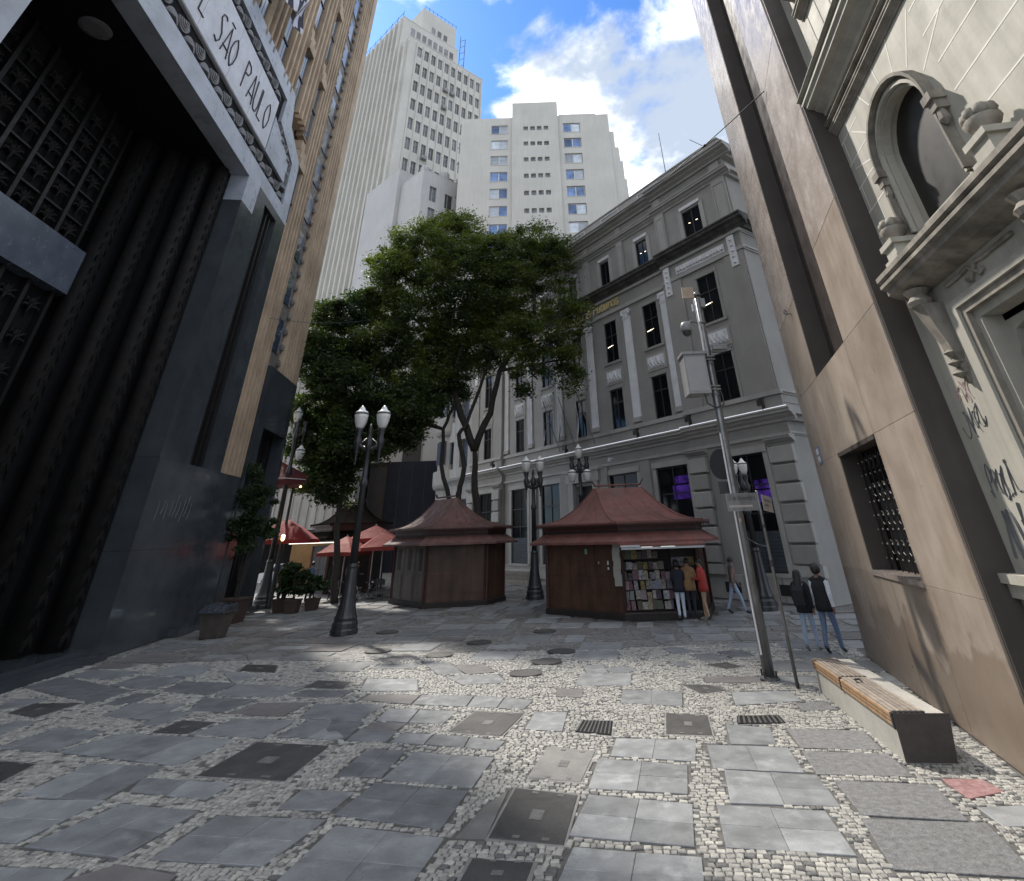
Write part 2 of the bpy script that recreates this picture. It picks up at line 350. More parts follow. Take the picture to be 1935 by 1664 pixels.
# fluted upper facade
def flutes(a0, a1, z0, z1, n, name='fluted_pier', o=.0):
    mb = MB(); w = (a1 - a0) / n; prof = [(a0, o - .75)]
    for i in range(n):
        x = a0 + i * w
        prof += [(x + w * .02, o), (x + w * .36, o), (x + w * .42, o - .2), (x + w * .55, o - .3), (x + w * .85, o - .3), (x + w * .97, o - .18)]
    prof += [(a1, o), (a1, o - .75)]
    mb.prism(prof[::-1], z0, z1); return Lb(mb, name, ochre)
flutes(8.32, 9.9, 5.13, 47.5, 4); flutes(11.85, 13.5, 10.1, 47.5, 4)
Lb(MB().box(13.5, 14.35, -.75, .02, 10.1, 47.6), 'corner_pier', ochre); Lb(MB().box(7.86, 8.3, -.75, -.12, 5.13, 17), 'pier_margin', ochre)
carv = mat('carved_bronze', (.15, .135, .12), .6, .5, 4.5, bump=.8, bs=9)
cv = Lb(MB().box(10.15, 11.83, -.75, -.3, 10.1, 47.5), 'carved_strip', carv)
mb = MB(); bump_me = MB().lathe([(.02, .16), (.11, .1), (.14, 0), (.11, -.1), (.02, -.16)], 7).mesh('carved_boss', carv, 1)
z = 10.6
while z < 40:
    for x in (10.3, 11.7): inst('carved_boss', bump_me, cv, (x, .24, z), scale=(1, 1, 1.3))
    z += .85
for k in range(14): Lb(MB().box(10.5, 11.5, -.3, -.24, 11 + k * 2.6, 12.7 + k * 2.6), 'spandrel_pane', glass_sky, cv)
Lb(MB().box(9.9, 10.15, -.75, -.3, 5.13, 47.5), 'pier_margin', ochre)
zf = [10.0 + 6.4 * k for k in range(6)]
for i in range(-5, 4):
    a0 = 7.6 + 2.55 * (i - 3) + .0
    if i < 3: flutes(a0 + .92, a0 + 2.42, 22.6, 47.5, 3)
    z0 = 22.6 if i < 3 else 16.7
    for zb in (13.8, 20.2, 26.6, 33.0, 39.4):
        if zb + 2 < z0: continue
        # chevron spandrel with stepped hood above each window
        if zb > z0: w_ = Lb(MB().box(a0 + .05, a0 + .8, -.6, -.2, max(z0, zb - 4.2), zb), 'window', ochre); Lb(MB().box(a0 + .1, a0 + .42, -.2, -.17, max(z0, zb - 4.1), zb - .06), 'pane', glass_sky, w_); Lb(MB().box(a0 + .46, a0 + .78, -.2, -.17, max(z0, zb - 4.1), zb - .06), 'pane', glass_sky, w_); Lb(MB().box(a0 + .05, a0 + .8, -.17, -.12, zb - 2.1, zb - 2.0), 'transom', granite_d, w_)
        mb = MB()
        for q in range(3): mb.box(a0 + .02, a0 + .86 - q * .16, -.7, .06 - q * .09, zb + .02 + q * .62, zb + .6 + q * .62)
        Lb(mb, 'stepped_spandrel', ochre)
Lb(MB().box(-13.9, 14.3, -1, .35, 47.5, 48.3), 'cornice', ochre)
# dark shopfront block at the far end
Lb(MB().box(10.26, 14.34, -.75, .05, 7.35, 10.1), 'fascia', granite); Lb(MB().box(10.26, 11.06, -.75, .04, 0, 7.344), 'shop_pier', granite); Lb(MB().box(14.12, 14.42, -.75, .06, 0, 7.344), 'shop_pier', granite)
Lb(MB().box(11.06, 14.12, -.75, -.55, .15, 7.34), 'shop_opening', black)
for x in (11.8, 12.6, 13.4): Lb(MB().box(x - .04, x + .04, -.55, -.45, .15, 7.3), 'mullion', granite_d)
Lb(MB().box(7.9, 10.24, -.75, .0, 0, 2.5), 'granite_panel', granite); Lb(MB().box(7.9, 10.24, -.75, .0, 2.506, 5.12), 'granite_panel', granite); Lb(MB().box(7.0, 14.5, 0, .35, 0, .22), 'step', granite)
# flag pole and striped flag above the portal
fl = facade('state_flag', 'black and white striped flag on a pole above the bank portal', 'flag', LP, LY)
stripe_k = mat('flag_black', (.02, .02, .035), .8, .1); stripe_w = mat('flag_white', (.5, .5, .56), .8, .1)
Lb(MB().tube([(-1.6, -.6, 23.2), (1.6, 1.15, 27.6)], [.05, .04], 6), 'pole', mat('pole_grey', (.3, .3, .32), .4, met=.6), fl)
nU, nV = 14, 26
def flagpt(u, v): return (.15 + 1.6 * u + .12 * math.sin(v * 5), 1.05 + .16 * math.sin(u * 9 + v * 5), 27.4 - 3.6 * v - .3 * u)
mb = MB()
for i in range(nU):
    for j in range(nV):
        q = [flagpt((i + a) / nU, (j + b) / nV) for a, b in ((0, 0), (1, 0), (1, 1), (0, 1))]
        mb.add(q, [(0, 1, 2, 3)], int((i + j * .12) * 8 / nU) % 2)
Lb(mb, 'cloth', [stripe_k, stripe_w], fl, True)
# ---------------------------------------------------------------- right: tan stone building
RP, RY = (7.007, 15.238), 13.55
tan = mat('tan_stone', (0.315, 0.252, 0.198), 0.36, 0.14, 1.1, c2=(0.40, 0.34, 0.283), rnd=.10, streak=.16, fine=.07, fs=90, stain=(2.6, .3, (.43, .375, .32)), grime=(1.0, (.185, .14, .103)), bump=.05, bs=12)
tan_up = mat('pink_stone', (0.34, 0.28, 0.235), 0.26, 0.16, 1.2, c2=(0.47, 0.41, 0.37), rnd=.09, streak=.10, stain=(3.0, .6, (.60, .55, .53)))
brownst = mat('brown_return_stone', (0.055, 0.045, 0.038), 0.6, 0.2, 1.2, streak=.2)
tanb = facade('tan_office_building', 'smooth tan stone building with tall dark slot window beside the bench', 'building', RP, RY)
def Rb(mb, name, m, parent=tanb, **k): return mb.build(name, m, parent, **k)
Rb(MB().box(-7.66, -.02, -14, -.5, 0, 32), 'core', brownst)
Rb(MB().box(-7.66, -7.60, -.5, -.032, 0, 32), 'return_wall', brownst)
zr = [0, 1.75, 3.98, 5.66, 7.7, 9.9, 12.1, 14.3, 16.5, 18.7, 20.9, 23.1, 25.3, 27.5, 29.7, 32]
colsA = [(-2.7, 0.0), (-5.52, -2.7), (-7.6, -5.52)]
for j in range(len(zr) - 1):
    for ci, (x0, x1) in enumerate(colsA):
        if ci == 1 and (j == 1 or j >= 3): continue
        cut = [x0, x1] if ci != 1 else [x0, (x0 + x1) / 2 + .3, x1]
        for q in range(len(cut) - 1):
            Rb(MB().cbox(cut[q] + .002, cut[q + 1] - .002, -.5, random.uniform(-.002, .002), zr[j] + .002, zr[j + 1] - .002, .004), 'stone_panel', tan if zr[j] < 7.6 else tan_up)
Rb(MB().box(-5.54, -2.68, -.52, -.46, 5.6, 32), 'slot_recess', mat('brown_slot', (.05, .04, .036), .35, .2, 1))
Rb(MB().box(-5.5, -4.1, -.45, -.12, 5.662, 5.74), 'sill', tan_up)
Rb(MB().box(-2.735, -2.697, -.46, -.012, 5.664, 31.9), 'slot_shade_lining', brownst); Rb(MB().box(-2.735, -2.697, -.44, -.012, 1.80, 3.976), 'window_shade_lining', brownst); Rb(MB().box(-5.5, -2.74, -.44, -.06, 3.955, 3.976), 'window_shade_lining', brownst)  # dark linings added to deepen the shade on the recess sides
lw = Rb(MB().box(-5.52, -2.7, -.5, -.44, 1.752, 3.978), 'window', black)
Rb(MB().box(-5.52, -2.7, -.05, .02, 3.9, 3.976), 'window_head', brownst, lw); Rb(MB().box(-5.56, -2.68, -.44, .03, 1.72, 1.80), 'sill', tan_up, lw)
iron = mat('wrought_iron', (.03, .028, .026), .5, .3, 4); bud = mat('pale_iron_flower', (.34, .32, .29), .5, .3)
bud_me = MB().lathe([(.002, -.012), (.022, 0), (.002, .02)], 6).mesh('grille_flower', bud)
for k in range(9):
    x = -5.4 + k * .33
    Rb(MB().tube([(x, -.36, 1.8), (x, -.36, 3.9)], .012, 5), 'grille_bar', iron, lw)
    for z in np.arange(2.0, 3.8, .25): inst('grille_flower', bud_me, lw, (x, -.33, float(z)), rot=(RAD(-90), 0, 0))
for k in range(8):
    for z in np.arange(2.0, 3.7, .5): Rb(MB().tube([(-5.4 + k * .33 + .165 + .12 * math.cos(t), -.36, float(z) + .2 + .12 * math.sin(t)) for t in [q * .7 for q in range(10)]], .009, 4), 'grille_scroll', iron, lw)
Rb(MB().box(-7.7, .05, -.3, .25, 31.4, 32.3), 'cornice', tan)
pq = Rb(MB().box(-1.0, -.62, .0, .025, 3.95, 4.35), 'wall_plaque', mat('blue_enamel', (.16, .19, .27), .35)); Rb(MB().box(-.95, -.67, .025, .03, 4.17, 4.3), 'plate', mat('white_enamel', (.6, .6, .62), .3), pq); Rb(MB().box(-.95, -.67, .025, .03, 4.0, 4.12), 'plate', MATS['white_enamel'], pq)
Rb(MB().tube([(-2.0, 0, 7.55), (-2.0, .12, 7.55), (-2.0, .16, 7.62), (-2.0, .12, 7.68), (-2.0, .08, 7.6)], .015, 5), 'wire_hook', iron)
# ---------------------------------------------------------------- far right: cream ornamented building
Ra = RAD(RY); d_ = (math.sin(Ra), math.cos(Ra)); n_ = (math.cos(Ra), -math.sin(Ra))
CP = (RP[0] - 7.6 * d_[0] + .42 * n_[0], RP[1] - 7.6 * d_[1] + .42 * n_[1]); CY = 8.8
cream = mat('cream_render', (0.41, 0.39, 0.33), 0.7, 0.12, 0.8, c2=(0.47, 0.45, 0.385), streak=.2, stain=(1.5, .45, (.31, .29, .245)), bump=.12, bs=14)
cream_d = mat('weathered_cream', (0.27, 0.245, 0.205), 0.8, 0.35, 2.5, streak=.4, bump=.2, bs=25)
cb = facade('cream_building', 'cream rendered building with arched window and balcony at the right edge', 'building', CP, CY)
def Cb(mb, name, m, parent=cb, **k): return mb.build(name, m, parent, **k)
# wall with arched window hole and door hole built from strips
arch = [(-1.12, 6.28)] + [(-1.85 + .73 * math.cos(math.pi * q / 14), 7.5 + .74 * math.sin(math.pi * q / 14)) for q in range(15)] + [(-2.58, 6.28)]
mb = MB(); mb.box(-1.12, .05, -.6, 0, 0, 9.25); mb.box(-9, -4.15, -.6, 0, 0, 9.25); mb.box(-4.15, -2.58, -.6, 0, 5.02, 9.25); mb.box(-2.58, -1.12, -.6, 0, 5.02, 6.28)
top = arch[1:-1]
for i in range(len(top) - 1):
    (x0, z0), (x1, z1) = top[i], top[i + 1]
    mb.add([(x0, 0, z0), (x1, 0, z1), (x1, 0, 9.25), (x0, 0, 9.25), (x0, -.6, z0), (x1, -.6, z1)], [(0, 1, 2, 3), (0, 4, 5, 1)])
Cb(mb, 'wall', cream)
Cb(MB().box(-9, .05, -8, -.7, 0, 14), 'core', cream_d)
# ashlar joints fanning above the arch, incised
def ray_line(x0, z0, x1, z1, w=.012):
    dx, dz = x1 - x0, z1 - z0; l = math.hypot(dx, dz); px, pz = -dz / l * w, dx / l * w
    return MB().extr([(x0 + px, z0 + pz), (x1 + px, z1 + pz), (x1 - px, z1 - pz), (x0 - px, z0 - pz)], .0, .003)
jl = mat('pale_joint', (.66, .64, .58), .7, .05)
for t in (20, 42, 64, 86, 108, 130, 155):
    c, s = math.cos(RAD(t)), math.sin(RAD(t)); Cb(ray_line(-1.85 + c * .95, 7.5 + s * .95, -1.85 + c * 1.75, min(9.2, 7.5 + s * 1.75)), 'voussoir_joint', jl)
for k, z in enumerate((6.75, 7.25, 7.75, 8.25, 8.75)):
    Cb(MB().box(-.85, .03, 0, .003, z - .012, z + .012), 'ashlar_joint', jl); Cb(MB().box(-.45 - .02 + .3 * (k % 2), -.45 + .3 * (k % 2), 0, .003, z, z + .5), 'ashlar_joint', jl)
    Cb(MB().box(-7, -3.0, 0, .003, z - .012, z + .012), 'ashlar_joint', jl)
# window frame mouldings, near-black back painted as the shade of the open niche
def arch_ring(sc, o0, o1, wd=.055):
    cx, cz = -1.85, 7.2
    out = [(cx + (x - cx) * sc, cz + (z - cz) * sc if z > 6.5 else z) for x, z in arch]; inn = [(cx + (x - cx) * (sc - wd), cz + (z - cz) * (sc - wd) if z > 6.5 else z) for x, z in arch]
    mb = MB(); n = len(out)
    for i in range(n - 1):
        a, b, c, d = out[i], out[i + 1], inn[i + 1], inn[i]
        mb.add([(p[0], y, p[1]) for y in (o0, o1) for p in (a, b, c, d)], [(4, 5, 6, 7), (0, 1, 5, 4), (2, 3, 7, 6)])
    return mb
win = Cb(arch_ring(1.07, -.02, .07), 'arched_window', cream)
Cb(arch_ring(1.13, 0, .04), 'outer_moulding', cream_d, win); Cb(arch_ring(1.015, -.12, .0, .05), 'inner_moulding', cream, win)
Cb(MB().extr(arch[::-1], -.3, -.22), 'niche_back', mat('niche_shade', (.016, .015, .013), .5, .15, 1.2), win)

for x, s_ in ((-1.0, 1), (-2.75, -1)):
    mb = MB(); mb.box(x - .1, x + .1, 0, .2, 7.3, 7.42); mb.box(x - .07, x + .07, 0, .16, 7.16, 7.3); mb.lathe([(.02, 6.92), (.07, 7.0), (.05, 7.16)], 8, (x, .09)); Cb(mb, 'console_block', cream_d, win)
hood = Cb(arch_ring(1.19, 0, .15), 'hood_mould', cream_d, win)
# string courses
for z0, z1, p in ((8.98, 9.16, .12), (9.16, 9.26, .17), (9.5, 9.9, .40), (9.9, 10.02, .46)):
    Cb(MB().sweep(cornice_prof(0, p, z0, z1), -9, .06), 'string_course', cream_d if z0 < 9.4 else cream)
Cb(MB().box(-9, .05, -.6, .0, 9.25, 9.96), 'frieze', cream); Cb(MB().box(-9, .05, -.6, .05, 9.97, 14), 'upper_wall', cream)
for x in np.arange(-5, 0, .42): Cb(MB().box(float(x), float(x) + .02, .05, .056, 10.05, 14), 'groove', cream_d)
for z0, p in ((11.6, .18), (12.2, .28)): Cb(MB().sweep(cornice_prof(.05, p, z0, z0 + .25), -9, -.6), 'string_course', cream_d)
# balcony with mouldings, pedestals, urns, brackets
bal = Cb(MB().sweep([(0, 5.46), (.22, 5.5), (.38, 5.58), (.38, 5.66), (.45, 5.69), (.45, 5.74), (.41, 5.77), (.47, 5.80), (.47, 5.87), (0, 5.87)], -4.1, -.4), 'balcony_slab', cream_d)
for x in (-.98, -3.42):
    mb = MB(); mb.box(x - .2, x + .2, .06, .44, 5.87, 5.94); mb.box(x - .15, x + .15, .1, .40, 5.94, 6.12); mb.box(x - .2, x + .2, .06, .44, 6.12, 6.20); Cb(mb, 'pedestal', cream, bal)
    mb = MB(); mb.lathe([(.08, 6.20), (.06, 6.25), (.15, 6.32), (.19, 6.4), (.14, 6.45)], 12, (x, .25))
    for t in range(7):
        c, s = math.cos(t * .9), math.sin(t * .9); mb.lathe([(.02, 6.4), (.085, 6.46), (.07, 6.54), (.01, 6.58)], 8, (x + c * .12, .25 + s * .1))
    Cb(mb, 'urn', cream_d, bal, smooth=True)
for x in (-.82, -3.35):
    mb = MB(); mb.lathe([(.03, 5.2), (.14, 5.24), (.17, 5.3), (.11, 5.38), (.17, 5.47)], 14, (x, .2))
    mb.loft([[(x - w, 0, z), (x + w, 0, z), (x + w * .8, o, z), (x - w * .8, o, z)] for z, w, o in ((4.15, .03, .04), (4.35, .10, .08), (4.45, .08, .07), (4.55, .12, .11), (4.7, .11, .13), (4.95, .13, .2), (5.24, .15, .28))])
    for z in (4.28, 4.42, 4.56): mb.lathe([(.02, z - .06), (.10, z), (.02, z + .06)], 9, (x, .08))
    Cb(mb, 'bracket', cream_d, bal)
mb = MB()
for pts in ([(-1.2, 5.36), (-1.6, 5.36), (-1.76, 5.38), (-1.84, 5.30), (-1.76, 5.22), (-1.66, 5.25)], [(-2.7, 5.36), (-2.1, 5.36), (-1.94, 5.38), (-1.86, 5.30), (-1.94, 5.22), (-2.04, 5.25)]): mb.tube([(x, .02, z) for x, z in pts], .03, 6)
Cb(mb, 'scroll_relief', cream_d)
# door below
dr = Cb(MB().box(-4.15, -1.12, -.6, -.5, 0, 5.0), 'door_recess', black)
for i, (w, o) in enumerate(((.0, .07), (.1, .03), (.2, -.05))):
    mb = MB(); mb.box(-1.18 - w - .09, -1.08 - w, -.3, o, 0, 5.02 - w); mb.box(-4.2, -1.08 - w, -.3, o - .002, 5.02 - w, 5.13 - w); Cb(mb, 'door_frame', cream if i != 1 else cream_d, dr)
Cb(MB().box(-4.1, -1.55, -.5, -.42, 0, 4.72), 'door_leaf', mat('brown_door', (.025, .017, .013), .4, .3, 3), dr)
Cb(MB().extr([(-1.4, 4.74), (-1.4, 4.2), (-1.52, 4.4), (-1.58, 4.6), (-2.2, 4.74)], -.5, -.3), 'corner_bracket', cream, dr)
mb = MB(); mb.box(-1.1, .26, 0, .20, 1.93, 2.03); mb.box(-1.1, .2, 0, .14, 1.78, 1.93); Cb(mb, 'dado_moulding', cream); Cb(MB().box(-1.1, .06, 0, .06, 0, 1.78), 'dado', cream_d)
spray = mat('spray_paint', (.10, .10, .105), .7, .3, 4); spray_r = mat('red_spray', (.38, .25, .23), .7, .3, 4)
gr_rng = random.Random(3)
def scrawl(cx, cz, w, h, n, r, m):
    mb = MB()
    for q in range(n):
        x = cx + w * (q / n - .5); ph = gr_rng.uniform(0, 6.3); sp_ = gr_rng.uniform(3.5, 8.0); am = gr_rng.uniform(.5, 1.0); sl_ = gr_rng.uniform(-.5, .5)
        pts = [(x + w / n * 1.5 * t + sl_ * .1 * math.sin(sp_ * t * 1.7 + ph), .003, cz + h / 2 * am * math.sin(sp_ * t + ph) + h * .15 * math.sin(9 * t + q)) for t in [i / 22 for i in range(23)]]
        mb.tube(pts, [r * (.6 + .5 * abs(math.sin(i * .4 + ph))) for i in range(23)], 4)
    Cb(mb, 'graffiti_stroke', m)
scrawl(-.62, 2.42, .7, .55, 5, .022, spray); scrawl(-.6, 3.0, .6, .4, 6, .012, spray); scrawl(-.55, 3.75, .5, .35, 6, .007, spray); scrawl(-.6, 4.1, .35, .25, 4, .006, spray_r)
# ---------------------------------------------------------------- centre: grey exchange building
BP, BY = (10.644, 23.255), -35.9
gren = mat('grey_render', (0.305, 0.292, 0.268), 0.75, 0.12, 0.5, streak=.05, fine=.05, fs=50, stain=(.9, .4, (.24, .23, .21)), bump=.05)
gren2 = mat('grey_render_light', (0.38, 0.365, 0.337), 0.75, 0.12, 0.7, streak=.07, bump=.05)
gdark = mat('stained_cornice', (0.085, 0.08, 0.072), 0.85, 0.4, 2.0, streak=.4, bump=.2)
wpaint = mat('white_relief', (0.72, 0.72, 0.72), 0.7, 0.08, 2.0, streak=.12, bump=.1)
wfram = mat('window_frame_dark', (0.02, 0.02, 0.021), 0.5, .2, 3)
gold = mat('gold_letters', (0.62, 0.50, 0.24), 0.4, .1, 4)
led = mat('led_strip', (0.9, 0.92, 1.0), 0.5, 0, emit=0.45)
fluo = mat('fluorescent_tube', (1.0, 0.86, 0.62), 0.5, 0, emit=3.0)
purple = bpy.data.materials.new('purple_screen'); purple.use_nodes = True
_pn = purple.node_tree.nodes; _pn.remove(_pn['Principled BSDF']); _pe = _pn.new('ShaderNodeEmission'); _pt = _pn.new('ShaderNodeTexNoise'); _pt.inputs['Scale'].default_value = 2.2; _pg = _pn.new('ShaderNodeNewGeometry')
purple.node_tree.links.new(_pg.outputs['Position'], _pt.inputs['Vector']); _pr = _pn.new('ShaderNodeMapRange'); _pr.inputs[1].default_value = .3; _pr.inputs[2].default_value = .7; _pr.inputs[3].default_value = .015; _pr.inputs[4].default_value = .13
purple.node_tree.links.new(_pt.outputs[0], _pr.inputs[0]); purple.node_tree.links.new(_pr.outputs[0], _pe.inputs[1]); _pe.inputs[0].default_value = (.28, .12, 1.0, 1); purple.node_tree.links.new(_pe.outputs[0], _pn['Material Output'].inputs[0])
shut = mat('roller_shutter', (0.05, 0.06, 0.07), 0.5, .2, 3)
ex = facade('exchange_building', 'grey classical exchange building with white fluted pilasters behind the kiosks', 'building', BP, BY)
def Bb(mb, name, m, parent=ex, **k): return mb.build(name, m, parent, **k)
PAV = .25
gw = [(2.06, 3.88), (6.63, 8.8), (10.25, 12.6), (17.5, 19.6), (21.33, 23.4), (25.62, 27.75)]
cols = [(2.53, 3.75), (7.1, 8.27), (10.72, 11.86), (14.33, 15.33), (17.95, 19.1), (21.6, 22.75), (26.1, 27.25)]
att = [(2.6, 3.9), (7.15, 8.13), (10.8, 11.73), (14.4, 15.3), (18.0, 19.0), (21.65, 22.65), (26.1, 27.2)]
holes = [(a, b, .98, 5.48) for a, b in gw] + [(13.95, 15.85, .1, 5.1)] + [(a, b, 7.9, 10.2) for a, b in cols] + [(a, b, 11.88, 14.5) for a, b in cols] + [(a, b, 17.0, 18.87) for a, b in att]
secs = [(.55, 6.1, PAV), (6.1, 24.4, 0.0), (24.4, 29.5, PAV)]
mb = MB()
for a0, a1, o in secs: holed(mb, a0, a1, 0, 21.0, o, holes, .45 + o)
mb.box(.55, 29.5, -14, -.6, 0, 21.6)
for x in (6.1, 24.4): mb.add([(x, 0, 0), (x, PAV, 0), (x, PAV, 21), (x, 0, 21)], [(0, 1, 2, 3)])
mb.add([(.55, -.6, 0), (.55, PAV, 0), (.55, PAV, 21.5), (.55, -.6, 21.5)], [(0, 1, 2, 3)])
Bb(mb, 'wall', gren)
def window(a0, a1, z0, z1, o, mull=1, tr=(.62,), lamp=False):
    w = MB(); w.box(a0, a0 + .05, o - .08, o, z0, z1); w.box(a1 - .05, a1, o - .08, o, z0, z1); w.box(a0 + .07, a1 - .07, o - .08, o, z0, z0 + .07); w.box(a0 + .07, a1 - .07, o - .08, o, z1 - .07, z1)
    for k in range(mull):
        x = a0 + (a1 - a0) * (k + 1) / (mull + 1); w.box(x - .03, x + .03, o - .075, o - .005, z0 + .07, z1 - .07)
    for t in tr: z = z0 + (z1 - z0) * t; w.box(a0 + .07, a1 - .07, o - .072, o - .008, z - .03, z + .03)
    f = Bb(w, 'window', wfram)
    for k in range(mull + 1):
        x0 = a0 + (a1 - a0) * k / (mull + 1); x1 = a0 + (a1 - a0) * (k + 1) / (mull + 1)
        Bb(MB().box(x0 + .04, x1 - .04, o - .06, o - .045, z0 + .05, z1 - .05), 'pane', glass, f)
    return f
allw = []
for i, (a, b) in enumerate(cols):
    o = PAV if i in (0, 6) else 0
    for z0, z1 in ((7.9, 10.2), (11.88, 14.5)):
        f = window(a, b, z0, z1, o - .05, 1, (.65,)); c = (a + b) / 2
        # grey architrave, sill, head
        fr = MB(); w = .16
        fr.box(a - w, a, o - .02, o + .025, z0, z1); fr.box(b, b + w, o - .02, o + .025, z0, z1); fr.box(a - w, b + w, o - .02, o + .045, z1, z1 + .2); fr.box(a - w - .08, b + w + .08, o - .02, o + .10, z0 - .13, z0 - .002)
        Bb(fr, 'architrave', gren, f)
        if z0 > 11 and i in (0, 1, 2): Bb(MB().tube([(c - .05, o - .07, 12.95), (b - .12, o - .07, 12.9)], .016, 6), 'ceiling_tube', fluo, f)
    # relief panel
    rp = Bb(MB().box(a - .2, b + .2, o - .02, o + .05, 10.5, 11.42), 'relief_frame', gren2)
    mb = MB(); mb.box(a - .05, b + .05, o + .05, o + .08, 10.66, 11.3)
    for q in range(5):
        x = a + .1 + (b - a - .2) * q / 4; mb.tube([(x - .1, o + .1, 10.72), (x + .03, o + .13, 10.95), (x - .02 + .12 * (q % 2), o + .12, 11.22)], [.06, .09, .05], 6)
    Bb(mb, 'carved_relief', wpaint, rp)
for i, (a, b) in enumerate(att):
    o = PAV if i in (0, 6) else 0
    f = window(a, b, 17.0, 18.87, o - .05, 1, ()); Bb(MB().box(a - .1, b + .1, o, o + .1, 19.0, 19.2), 'lintel', wpaint, f)
    [Bb(MB().box(q0, q1, o - .02, o + .05, 16.9, 19.0), 'architrave', gren2, f) for q0, q1 in ((a - .28, a), (b, b + .28))]
    if i < 2:
        for q in (.35, .75): Bb(MB().tube([(a + (b - a) * q, o - .07, 18.0 + .1 * q), (a + (b - a) * q - .12, o - .07, 18.03)], .014, 6), 'ceiling_tube', fluo, f)
for i, (a, b) in enumerate(gw):
    o = PAV if i in (0, 5) else 0
    f = window(a, b, .98, 5.48, o - .07, 1, (.48, .72)); c = (a + b) / 2; gz = o - .07
    fr = MB(); fr.box(a - .25, a, o - .02, o + .03, .9, 5.48); fr.box(b, b + .25, o - .02, o + .03, .9, 5.48); fr.box(a - .25, b + .25, o - .02, o + .082, 5.48, 5.75); fr.box(a - .3, b + .3, o - .02, o + .15, .85, .978); Bb(fr, 'architrave', gren2, f)
    sh = MB()
    for q in range(11): sh.box(a + .08, b - .08, gz - .03, gz - .012 + .008 * (q % 2), 1.05 + q * .13, 1.17 + q * .13)
    Bb(sh, 'roller_shutter', shut, f)
    if i in (0, 1):
        p1 = Bb(MB().box(a + .09, a + (b - a) * (.45 if i == 0 else .58), gz - .04, gz - .036, 3.55 if i == 0 else 3.95, 4.0 if i == 0 else 4.58), 'lit_screen', purple, f); Bb(MB().box(a + .09, a + (b - a) * (.45 if i == 0 else .5), gz - .04, gz - .036, 4.06 if i == 0 else 4.66, 4.42 if i == 0 else 5.0), 'lit_screen', purple, f)
# main door with surround
dd = Bb(MB().box(13.95, 15.85, -.46, -.4, .1, 5.1), 'door', wfram)
fr = MB(); fr.box(13.45, 13.95, -.02, .22, 0, 5.3); fr.box(15.85, 16.35, -.02, .22, 0, 5.3); fr.box(13.3, 16.5, -.02, .26, 5.3, 5.9); fr.box(13.1, 16.7, -.02, .34, 5.9, 6.05); Bb(fr, 'door_surround', gren2, dd)
ir = MB()
for k in range(9): ir.tube([(14.05 + k * .21, -.36, .15), (14.05 + k * .21, -.36, 5.0)], .018, 5)
for z in (1.2, 2.5, 3.8): ir.tube([(14.0, -.36, z), (15.8, -.36, z)], .022, 5)
Bb(ir, 'iron_gate', iron, dd)
# plinth blocks
for a0, a1, o in secs:
    x = a0
    while x < a1 - .2:
        x1 = min(a1, x + 1.83)
        if not (x < 15.85 and x1 > 13.95): Bb(MB().cbox(x + .008, x1 - .008, -.02 + o, o + .1, 0, .9, .02), 'plinth_block', gren2)
        x = x1
for a in (4.4, 1.75, 9.0): Bb(MB().box(a, a + .8, .1, .12 + (PAV if a < 6 else 0), .25, .62), 'basement_grille', wfram)
# pilasters: ground floor, rusticated on the pavilions
blk = {}
for a0, a1 in ((.45, 1.62), (5.03, 6.12), (24.38, 25.42), (28.4, 29.5)):
    pl = Bb(MB().box(a0 + .12, a1 - .12, PAV - .02, PAV + .1, .9, 5.95), 'pilaster', gren)
    for k in range(6):
        z0 = 1.32 + k * .725; w = .0 if k % 2 else .04
        Bb(MB().cbox(a0 + w, a1 - w, PAV + .09, PAV + .3, z0, z0 + .64, .035), 'rusticated_block', gren2 if k % 2 else gren, pl)
    Bb(MB().box(a0 - .02, a1 + .02, PAV - .02, PAV + .26, .9, 1.28), 'base', gren2, pl); Bb(MB().sweep(cornice_prof(PAV, .42, 5.66, 5.98), a0 - .08, a1 + .08), 'capital', gren2, pl)
for c in (9.5, 13.0, 16.85, 20.45): Bb(MB().box(c - .38, c + .38, -.02, .14, .9, 5.95), 'pilaster', gren)
# entablature over the ground floor with light strip
def course(prof_fn, name, m, a_from=.55, ends=True):
    for a0, a1, o in secs:
        x0 = a0 - (.0 if a0 > 1 else prof_fn(o)[2]); Bb(MB().sweep(prof_fn(o)[0], x0, a1), name, m)
    # return along the side wall
    pr = prof_fn(PAV)
    mb = MB(); p = pr[2]; z0, z1 = pr[1]; mb.box(.55 - p, .55, -13.9, PAV - .002, z0 + (z1 - z0) * .45, z1 - .001); mb.box(.55 - p * .5, .55, -13.9, PAV - .003, z0, z0 + (z1 - z0) * .45); Bb(mb, name, m)
def cor(z0, z1, p): return lambda o: (cornice_prof(o, p, z0, z1), (z0, z1), p)
def rec(z0, z1, p): return lambda o: (rect_prof(o - .01, o + p, z0, z1), (z0, z1), p)
course(rec(5.99, 6.12, .1), 'moulding', gren2); course(cor(6.55, 7.05, .5), 'cornice', gren2); course(rec(7.06, 7.66, .06), 'band', gren); course(rec(7.68, 7.88, .16), 'sill_course', gren2)
for a0, a1, o in secs: Bb(MB().box(a0 if a0 > 1 else .1, a1, o + .50, o + .53, 7.055, 7.085), 'light_strip', led)
course(rec(14.98, 15.2, .12), 'architrave', gren2); course(cor(16.18, 16.84, .6), 'cornice', gdark); course(rec(16.0, 16.16, .14), 'moulding', gren2)
course(cor(19.62, 20.14, .38), 'cornice', gren2); course(cor(20.85, 21.42, .7), 'cornice', gren2)
